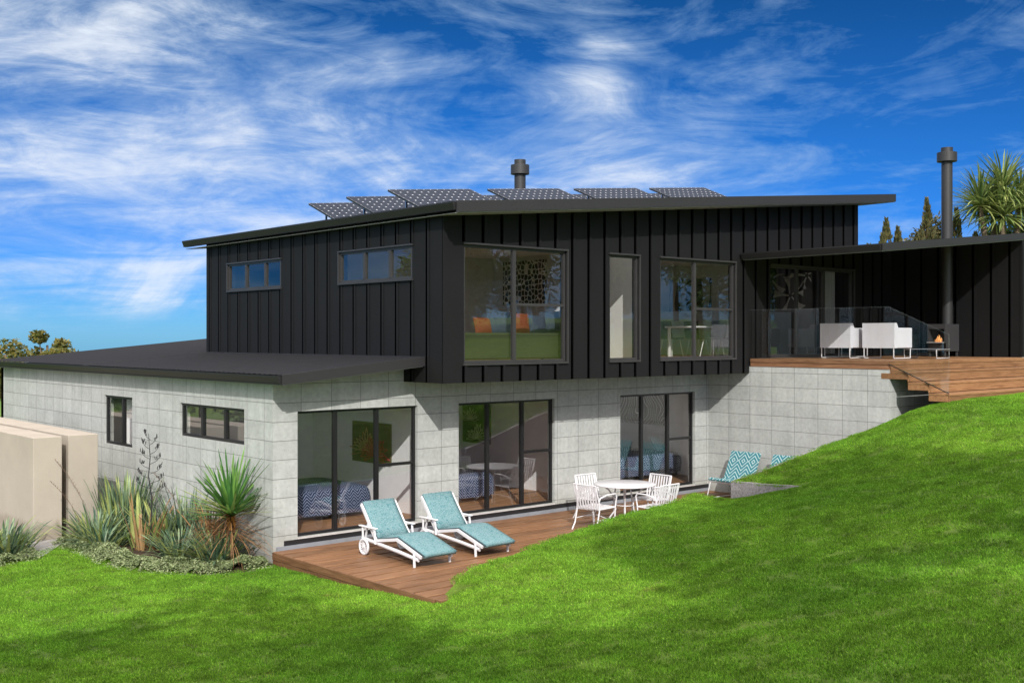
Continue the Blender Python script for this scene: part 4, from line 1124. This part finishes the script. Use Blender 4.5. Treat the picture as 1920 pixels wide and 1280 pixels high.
flax(6.15, 20.45, .72, .38, 188, 0.057, ['flaxg', 'flaxb', 'flaxy'], 'flax clump at the far left edge in front of the beige wall', lean1=.9, seedv=10)
flax(5.7, 20.3, .62, .3, 116, 0.057, ['flaxg', 'flaxy'], 'smaller flax clump running off the left edge', lean1=.9, seedv=12)
# cordyline
def cordyline(x, y, h, r_, lab):
    z = gz(x, y); t = thing('cordyline', lab, 'cordyline', (x, y, z)); rr = random.Random(5)
    q = MB(); q.tube([(x, y, z), (x+.01, y, z+h*.45), (x, y, z+h*.62)], [.07, .055, .045], 10); q.build('trunk', M['barkd'], t)
    q = MB()
    for k in range(115):
        a = rr.uniform(0, 2*pi); le = 1.5*rr.random()**.75
        blade(q, (x, y, z+h*.60+rr.uniform(-.06, .1)), a, le, r_*rr.uniform(.8, 1.25), .06, rr.uniform(-.05, .25), 0 if le < 1.0 or rr.random() < .6 else 1)
    q.build('crown', [M['cordg'], M['flaxy']], t, recalc=False)
    q = MB()
    for k in range(150):
        a = rr.uniform(0, 2*pi); blade(q, (x, y, z+h*rr.uniform(.3, .60)), a, rr.uniform(.95, 2.1), r_*rr.uniform(.55, 1.2), .014, rr.uniform(.1, .7), 0, seg=5)
    for k in range(26):
        a = rr.uniform(0, 2*pi); blade(q, (x+cos(a)*.05, y+sin(a)*.05, z+h*rr.uniform(.35, .6)), a, rr.uniform(.05, .3), .22, .06, .1, 1, seg=3)
    q.build('dead_leaf_skirt', [M['cordb'], M['cordo']], t, recalc=False)
cordyline(8.66, 16.98, 1.32, .92, 'young cordyline with bright green spiky crown and brown skirt at the house corner')
# flax seed stalk
sx, sy = 8.1, 18.9; sz = gz(sx, sy)
st = thing('flax_seed_stalk', 'tall dark flax seed stalk rising above the bed against the concrete wall', 'seed stalk', (sx, sy, sz))
q = MB(); q.tube([(sx, sy, sz), (sx+.03, sy, sz+.9), (sx-.03, sy, sz+1.3), (sx+.0, sy, sz+1.62), (sx-.03, sy, sz+2.05)], [.014, .012, .010, .008, .004], 6); q.build('stem', M['stalk'], st)
q = MB(); rr = random.Random(3)
for k in range(12):
    zz = sz+1.0+k*.085; s_ = -1 if k % 2 else 1; ln = .26-.014*k; d_ = Vector((.75*s_, -.66*s_, 0))
    p0 = Vector((sx, sy, zz)); p1 = p0 + d_*ln*.6 + Vector((0, 0, .05)); p2 = p0 + d_*ln + Vector((0, 0, .13))
    q.tube([p0, p1, p2], .005, 5)
    for j in range(8):
        b0 = p0.lerp(p2, rr.uniform(.55, 1.05)) + Vector((rr.uniform(-.01, .01), rr.uniform(-.02, .02), rr.uniform(-.01, .03)))
        q.tube([b0, b0+Vector((rr.uniform(-.015, .015), 0, rr.uniform(.035, .07)))], [.009, .005], 5)
q.build('seed_pods', M['stalk'], st)
# dry wispy stems
for i, (x, y, l, a) in enumerate(((7.8, 20.9, 1.5, 2.4), (7.55, 20.6, 1.15, 2.9), (8.7, 18.6, 1.35, 2.6))):
    q = MB(); z = gz(x, y); pts = [(x+cos(a)*u*u*.5*l, y+sin(a)*u*u*.35*l, z+l*u) for u in (0, .2, .4, .6, .8, 1)]
    q.tube(pts, .0035, 4)
    for k in range(14):
        u = .55+.45*k/14; p = Vector((x+cos(a)*u*u*.5*l, y+sin(a)*u*u*.35*l, z+l*u)); q.tube([p, p+Vector((R.uniform(-.03, .03), R.uniform(-.03, .03), .03))], .004, 4)
    o = q.build('dry_stem', M['dry'], None, (x, y, z)); tag(o, ['thin dry flower stem leaning over the beige wall', 'short dry flower stem beside the beige wall gap', 'thin dry flower stem behind the middle flax'][i], 'stem', 'dry flower stems')
# soil bed + ground cover
q = MB(); bp = [(9.1, 16.35), (8.45, 16.2), (7.95, 16.6), (7.3, 17.9), (7.25, 19.5), (7.42, 21.2), (8.6, 22.5), (9.1, 22.5)]
ctr = (8.4, 18.6); q.add([(ctr[0], ctr[1], gz(*ctr)+.02)] + [(x, y, gz(x, y)+.012) for x, y in bp], [(0, i+1, (i+1) % len(bp)+1) for i in range(len(bp))])
o = q.build('garden_soil', M['soil'], None, (8.4, 18.6, -.4)); tag(o, kind='structure')
def cover(line, wd, n, name, hmax=.16):
    q = MB(); rr = random.Random(21); L_ = []; acc = 0
    for a, b_ in zip(line, line[1:]): L_.append((a, b_, math.dist(a, b_)))
    tot = sum(l[2] for l in L_)
    for k in range(n):
        d_ = rr.uniform(0, tot); 
        for a, b_, l in L_:
            if d_ <= l: break
            d_ -= l
        u = d_/l; t_ = rr.gauss(0, .42); t_ = max(-1, min(1, t_))
        nx_, ny_ = -(b_[1]-a[1])/l, (b_[0]-a[0])/l
        x = a[0]+(b_[0]-a[0])*u + nx_*t_*wd; y = a[1]+(b_[1]-a[1])*u + ny_*t_*wd
        hh = hmax*(1-t_*t_)*(.8+.9*mnoise.noise((x*4, y*4, 0)))*rr.uniform(.75, 1.1)
        c_ = Vector((x, y, gz(x, y)+max(.01, hh))); s_ = rr.uniform(.012, .024)
        a1 = Vector((rr.uniform(-1, 1), rr.uniform(-1, 1), rr.uniform(-.4, .6))).normalized(); b1_ = a1.cross(Vector((rr.uniform(-1, 1), rr.uniform(-1, 1), 1))).normalized()
        q.add([c_-a1*s_, c_+b1_*s_*.5, c_+a1*s_*1.1, c_-b1_*s_*.5], [(0, 1, 2, 3)])
    o = q.build(name, M['gcov'], None, (line[0][0], line[0][1], -.4), recalc=False); tag(o, kind='stuff'); return o
cover([(9.0, 16.55), (8.5, 16.5), (8.05, 16.9), (7.55, 17.7), (7.38, 18.4), (7.42, 19.4), (7.36, 20.4), (7.45, 20.9)], .36, 40000, 'ground_cover')
cover([(6.45, 19.85), (6.1, 19.75), (5.7, 19.8), (5.0, 19.9)], .25, 7000, 'ground_cover')

# ------------------------------------------------------------------ trees
def leaf_cloud(q, c, r_, n, s0, s1, rr, flat=1.0, mi=0, clumps=8, cl=.45):
    cs = []
    for _ in range(clumps):
        v = Vector((rr.gauss(0, 1), rr.gauss(0, 1), rr.gauss(0, 1))).normalized()*rr.uniform(.35, 1)
        cs.append((Vector((c[0]+v.x*r_[0]*.75, c[1]+v.y*r_[1]*.75, c[2]+v.z*r_[2]*.75)), rr.uniform(.6, 1.1)*cl))
    for k in range(n):
        cc, cr = rr.choice(cs)
        v = Vector((rr.gauss(0, 1), rr.gauss(0, 1), rr.gauss(0, 1))).normalized()*(rr.random()**.4)
        p = cc + Vector((v.x*r_[0]*cr, v.y*r_[1]*cr, v.z*r_[2]*cr)); s_ = rr.uniform(s0, s1)
        a = Vector((rr.gauss(0, 1), rr.gauss(0, 1), rr.gauss(0, .6)+.3)).normalized(); b_ = a.cross(Vector((rr.gauss(0, 1), rr.gauss(0, 1), rr.gauss(0, 1)))).normalized()
        q.add([p-a*s_, p+b_*s_*.42, p+a*s_, p-b_*s_*.42], [(0, 1, 2, 3)], mi)
    return cs
def tree(x, y, h, r_, lab, mat='tree3', bark='bark', n=4000, s0=.08, s1=.16, seedv=1, ct=.62, clumps=14, grp=None, name='tree', z=None, cl=.45, tr=.16, rz=None):
    rr = random.Random(seedv); z = gz(x, y) if z is None else z
    t = thing(name, lab, 'tree', (x, y, z), 0, grp)
    q = MB(); c = (x, y, z+h*ct); rz = rz or h*(1-ct)*.95
    q.tube([(x, y, z-.2), (x+rr.uniform(-.1, .1), y, z+h*.3), (x+rr.uniform(-.2, .2), y, z+h*.85)], [tr, tr*.75, tr*.25], 9)
    lq = MB(); cs = leaf_cloud(lq, c, (r_, r_, rz), n, s0, s1, rr, clumps=clumps, cl=cl)
    for cc, _ in cs:
        st_ = Vector((x, y, z+h*rr.uniform(.25, .6))); q.tube([st_, st_.lerp(cc, .5)+Vector((0, 0, .1)), cc], [tr*.4, tr*.25, tr*.08], 6)
    q.build('trunk', M[bark], t); lq.build('crown', M[mat], t, recalc=False)
    return t
tree(13.75, 41.0, 4.3, 1.15, 'small leafy tree with orange tinged leaves above the low roof', 'tree1', n=3000, s0=.07, s1=.13, seedv=3, ct=.78, z=-.6, clumps=12, cl=.35, rz=.85)
tree(12.2, 40.0, 3.95, 1.2, 'rounded olive tree at the far left edge behind the low roof', 'tree1', n=3500, s0=.07, s1=.12, seedv=4, ct=.66, z=-.6, clumps=16)
tree(8.8, 34.8, 3.2, 1.2, 'dark bushy tree at the left edge behind the concrete wall', 'tree3', n=3500, s0=.06, s1=.12, seedv=5, ct=.5, clumps=14)
def spire(x, y, h, lab, seedv, wd=.9, z=None):
    rr = random.Random(seedv); z = gz(x, y) if z is None else z
    t = thing('conifer_tree', lab, 'tree', (x, y, z), 0, 'conifers behind the canopy roof')
    q = MB(); q.tube([(x, y, z-.2), (x, y, z+h*.97)], [.12, .02], 8)
    lq = MB()
    spires = [(0, 0, h)] + [(rr.uniform(-wd, wd)*1.25, rr.uniform(-wd, wd)*1.25, h*rr.uniform(.66, .95)) for _ in range(12)]
    for dx, dy, hh in spires:
        q.tube([(x, y, z+h*.3), (x+dx*.8, y+dy*.8, z+hh*.6), (x+dx, y+dy, z+hh*.96)], [.05, .03, .01], 5)
        for k in range(1300):
            u = rr.random()**.8; zz = z+hh*(.45+.55*u); r_ = (1-u)*.6+.03; a = rr.uniform(0, 2*pi); r2 = r_*rr.random()**.5
            if mnoise.noise((x+dx+cos(a)*r2*4, zz*2.5, sin(a)*4)) < -.1: continue
            p = Vector((x+dx+cos(a)*r2, y+dy+sin(a)*r2, zz)); s_ = rr.uniform(.05, .11)
            v = Vector((cos(a)*.5, sin(a)*.5, 1)).normalized(); b_ = v.cross(Vector((rr.gauss(0, 1), rr.gauss(0, 1), 0))).normalized()
            lq.add([p-v*s_, p+b_*s_*.4, p+v*s_, p-b_*s_*.4], [(0, 1, 2, 3)])
    q.build('trunk', M['barkd'], t); lq.build('crown', M['tree2'], t, recalc=False)
spire(32.9, 17.85, 5.4, 'tall pointed conifer beside the outdoor flue', 1, 1.0, 2.3)
spire(32.3, 18.5, 4.5, 'shorter pointed conifer left of the tall one', 2, .7, 2.3)
spire(31.3, 20.0, 4.1, 'lone conifer tip just above the canopy roof', 3, .1, 2.2)
tree(33.5, 18.0, 5.4, 1.15, 'dense dark olive tree behind the tall conifer and the flue', 'tree2', n=5000, s0=.05, s1=.11, seedv=18, ct=.62, z=2.2, clumps=18)
tree(35.5, 16.5, 4.9, 1.5, 'low green tree between the flue and the cabbage tree', 'tree3', n=3500, s0=.06, s1=.12, seedv=8, ct=.74, z=2.5, clumps=14)
def cabbage(x, y, z, lab):
    t = thing('cabbage_tree', lab, 'tree', (x, y, z)); rr = random.Random(9)
    q = MB(); lq = MB()
    heads = [(-.55, .35, 4.85), (.15, 0, 5.35), (.75, -.3, 5.0), (.35, .4, 4.75), (-.2, -.2, 4.5), (1.2, -.6, 4.6)]
    for dx, dy, hh in heads:
        q.tube([(x, y, z-.2), (x+dx*.2, y+dy*.2, z+hh*.45), (x+dx*.7, y+dy*.7, z+hh*.72), (x+dx, y+dy, z+hh)], [.16, .13, .10, .07], 8)
        for k in range(190):
            a = rr.uniform(0, 2*pi); le = .1+2.0*rr.random(); 
            blade(lq, (x+dx, y+dy, z+hh), a, le*.9, rr.uniform(.95, 1.45), .065, rr.uniform(.2, 1.1), 0 if le < .8 else rr.choice((0, 1, 1)), seg=5)
    q.build('trunk', M['bark'], t); lq.build('crown', [M['palmg'], M['flaxy']], t, recalc=False)
cabbage(33.8, 15.95, 2.5, 'cabbage tree with shaggy spiky heads at the right edge')
tree(33.2, 14.0, 5.0, 1.5, 'green bush in the gap beyond the end wall', 'tree3', n=3500, s0=.07, s1=.14, seedv=15, ct=.5, z=2.1, clumps=14)

# trees behind and beside the photographer: seen in the window glass and as shade on the lawn
protoL = {}
def proto(kind, h, r_, seedv, mat, n, s0, s1, ct, clumps, cl):
    return tree(0, 0, h, r_, '', mat, 'barkd', n, s0, s1, seedv, ct, clumps, 'trees across the lawn facing the house', 'garden_tree', 0, cl, .22)
pA = proto('a', 11, 3.0, 31, 'tree3', 5200, .12, .24, .62, 26, .42)
pB = proto('b', 13, 2.2, 32, 'tree2', 5200, .12, .24, .66, 30, .34)
pC = proto('c', 6.5, 2.6, 33, 'tree3', 4200, .10, .20, .5, 22, .45)
spots = [(48, -22, pA, 0), (43, -16, pB, 1), (52, -12, pB, 2), (39, -24, pA, 2), (57, -20, pA, 1), (35, -14, pC, .5), (61, -6, pA, 3), (46, -6, pC, 2),
         (34, -30, pB, .3), (27, -33, pA, 2.2), (54, -30, pB, 4), (66, -14, pB, 5), (41, -34, pA, 3.3), (50, 0, pC, 4),
         (-26, 44, pA, 0), (-22, 50, pC, 1), (-30, 37, pB, 1), (-34, 48, pA, 4)]
spots += [(45, -12, pC, .3), (50, -17, pC, 1.2), (40, -19, pC, 3.3), (55, -8, pC, 5.2), (36, -23, pC, 2.9), (58, -2, pC, 1.8), (47, -22, pC, 4.7), (31, -26, pC, .9)]
spots += [(31, -19, pB, 2.2), (36, -19, pA, .4), (44, -28, pB, 1.9), (47, -16, pA, 5), (53, -17, pB, .8), (57, -10, pA, 2.7), (60, -14, pB, 3.9), (62, 1, pA, 1.1), (56, -3, pB, 5.1), (64, -24, pA, .2), (49, -34, pB, 2.8), (38, -29, pA, 4.1)]
sh_far = [(-1, 47, pC, .5), (-5, 43, pC, 2), (3.5, 56, pC, 3), (-9, 57, pC, 1), (-14, 49, pA, 2.4)]
spots += sh_far
shade = [(-5.3, -2.9, 14.6, 3.2, 61, 'spreading tree farthest left behind the photographer, shading the near lawn'),
         (-4.2, -6.0, 15.0, 3.0, 62, 'spreading tree second from the left behind the photographer'),
         (5.8, -6.0, 15.0, 3.3, 63, 'spreading tree farthest right behind the photographer, shading the lawn bank'),
         (2.3, -5.6, 15.2, 2.6, 64, 'spreading tree second from the right behind the photographer'),
         (-1.2, -9.9, 15.4, 3.0, 65, 'rearmost spreading tree behind the photographer')]
for x, y, h_, r_, sd_, lab_ in shade:
    tree(x, y, h_, r_, lab_, 'tree3', 'barkd', 4300, .14, .27, sd_, .80, 20, 'trees behind the photographer', 'garden_tree', None, .42, .25, rz=1.7)
used = set(); names = {id(pA): 'broad leafy', id(pB): 'tall slender', id(pC): 'low bushy'}
for i, (x, y, p_, a) in enumerate(spots):
    if id(p_) in used: o = dup(p_)
    else: o = p_; used.add(id(p_))
    o.location = (x, y, gz(x, y)-.05); o.rotation_euler = (0, 0, a)
    side = 'beyond the left garden' if x < 10 else 'in the row across the lawn'
    o['label'] = '%s tree %s, reflected in the glass' % (names[id(p_)], side)
    o['group'] = '%s trees %s' % (names[id(p_)], side)

# ------------------------------------------------------------------ camera, light, sky
cam = bpy.data.cameras.new('camera'); co = bpy.data.objects.new('camera', cam); C.objects.link(co); scene.camera = co
cam.lens = 2095/1920*36; cam.sensor_width = 36; cam.clip_end = 2000; cam.clip_start = .05
cam.shift_y = -8/1920
ang = math.atan2(2398, 2095)
co.location = (0, 0, 3.34); co.rotation_euler = (pi/2, 0, ang-pi/2)

D = Vector((.68, 1, -.78)).normalized()
sun = bpy.data.lights.new('sun', 'SUN'); so = bpy.data.objects.new('sun', sun); C.objects.link(so)
sun.energy = 4.0; sun.angle = radians(.55); sun.color = (1, .96, .9)
so.rotation_euler = D.to_track_quat('-Z', 'Y').to_euler(); so.location = (-10, -15, 20)

W = bpy.data.worlds.new('World'); scene.world = W; W.use_nodes = True; nt = W.node_tree
bg = nt.nodes['Background']
sky = N(nt, 'ShaderNodeTexSky', sky_type='NISHITA'); sky.sun_disc = False
sky.sun_elevation = math.asin(-D.z); sky.sun_rotation = math.atan2(-D.x, -D.y) % (2*pi)
sky.air_density = 1.0; sky.dust_density = .3; sky.ozone_density = 3.0
tc = N(nt, 'ShaderNodeTexCoord'); dirn = tc.outputs['Generated']
s = N(nt, 'ShaderNodeSeparateXYZ'); L(nt, dirn, s.inputs[0])
ramp = ramp_n(nt, s.outputs[2], [(0.0, (.20, .52, 1.05)), (.035, (.09, .37, .95)), (.08, (.065, .30, .85)), (.15, (.052, .27, .66)), (.30, (.024, .175, .37)), (.6, (.15, .35, .6)), (1, (.3, .5, .7))])
skyc = mix_n(nt, 1, sky.outputs[0], ramp, 'MULTIPLY')
zc = math_n(nt, 'ADD', math_n(nt, 'MAXIMUM', s.outputs[2], 0), .13)
side = math_n(nt, 'SUBTRACT', math_n(nt, 'MULTIPLY', s.outputs[0], .753), math_n(nt, 'MULTIPLY', s.outputs[1], .658))
fwd = math_n(nt, 'ADD', math_n(nt, 'MULTIPLY', s.outputs[0], .658), math_n(nt, 'MULTIPLY', s.outputs[1], .753))
cv = N(nt, 'ShaderNodeCombineXYZ'); L(nt, math_n(nt, 'DIVIDE', side, zc), cv.inputs[0]); L(nt, math_n(nt, 'DIVIDE', fwd, zc), cv.inputs[1])
dv = N(nt, 'ShaderNodeCombineXYZ'); L(nt, side, dv.inputs[0]); L(nt, s.outputs[2], dv.inputs[1]); L(nt, math_n(nt, 'MULTIPLY', fwd, .3), dv.inputs[2])
n1 = noise_n(nt, scale_n(nt, dv.outputs[0], (1.0, 1.9, 1), (2.3, 5.4, 0), (0, 0, radians(-14))), 4.2, 11, .62, 1.0)
n2 = noise_n(nt, scale_n(nt, dv.outputs[0], (.8, 2.6, 1), (4.1, 2.2, 3), (0, 0, radians(-24))), 10.0, 10, .66, 1.8)
n3 = noise_n(nt, scale_n(nt, cv.outputs[0], (.55, 1.0, 1), (1.1, 8.2, 0), (0, 0, radians(24))), 2.0, 8, .58, 1.0)
def blob(a, b_, ra, rb, k):
    q = math_n(nt, 'ADD', math_n(nt, 'POWER', math_n(nt, 'DIVIDE', math_n(nt, 'SUBTRACT', side, a), ra), 2), math_n(nt, 'POWER', math_n(nt, 'DIVIDE', math_n(nt, 'SUBTRACT', s.outputs[2], b_), rb), 2))
    return math_n(nt, 'MULTIPLY', math_n(nt, 'EXPONENT', math_n(nt, 'MULTIPLY', q, -1)), k)
v = math_n(nt, 'ADD', math_n(nt, 'ADD', math_n(nt, 'MULTIPLY', n1, .52), math_n(nt, 'MULTIPLY', n2, .26)), math_n(nt, 'MULTIPLY', n3, .24))
for bl in ((-.36, .24, .22, .11, .095), (-.28, .125, .2, .035, .085), (.075, .225, .035, .055, .11), (-.36, .055, .2, .035, .085), (.32, .27, .22, .13, -.085), (.30, .12, .12, .06, -.045), (.0, .29, .10, .06, -.05), (-.06, .16, .16, .03, .03), (.12, .13, .2, .03, .03)):
    v = math_n(nt, 'ADD', v, blob(*bl))
hi = ramp_n(nt, s.outputs[2], [(.34, 0), (.6, .16)])
bk = ramp_n(nt, math_n(nt, 'MULTIPLY', fwd, -1), [(.1, 0), (.7, .10)])
hb = math_n(nt, 'ADD', hi, bk)  # unseen bright clouds overhead and behind the camera, added for more ambient light
v = math_n(nt, 'ADD', v, hb)
mask = ramp_n(nt, v, [(.435, 0), (.55, .34), (.71, 1)])
mask = math_n(nt, 'MULTIPLY', mask, ramp_n(nt, s.outputs[2], [(.0, .0), (.03, 1)]))
cc = mix_n(nt, math_n(nt, 'MULTIPLY', hb, 6, clamp=True), mix_n(nt, ramp_n(nt, mask, [(.1, 0), (.75, 1)]), (2.4, 4.3, 6.5), (5.9, 6.5, 7.3)), (19, 17.6, 17.2))
cl = mix_n(nt, mask, skyc, cc)
L(nt, cl, bg.inputs[0]); bg.inputs[1].default_value = .135
vs = scene.view_settings; vs.view_transform = 'Standard'; vs.look = 'None'; vs.exposure = 0.03; vs.gamma = 1
scene.cycles.use_denoising = True
scene.cycles.max_bounces = 10; scene.cycles.transparent_max_bounces = 24
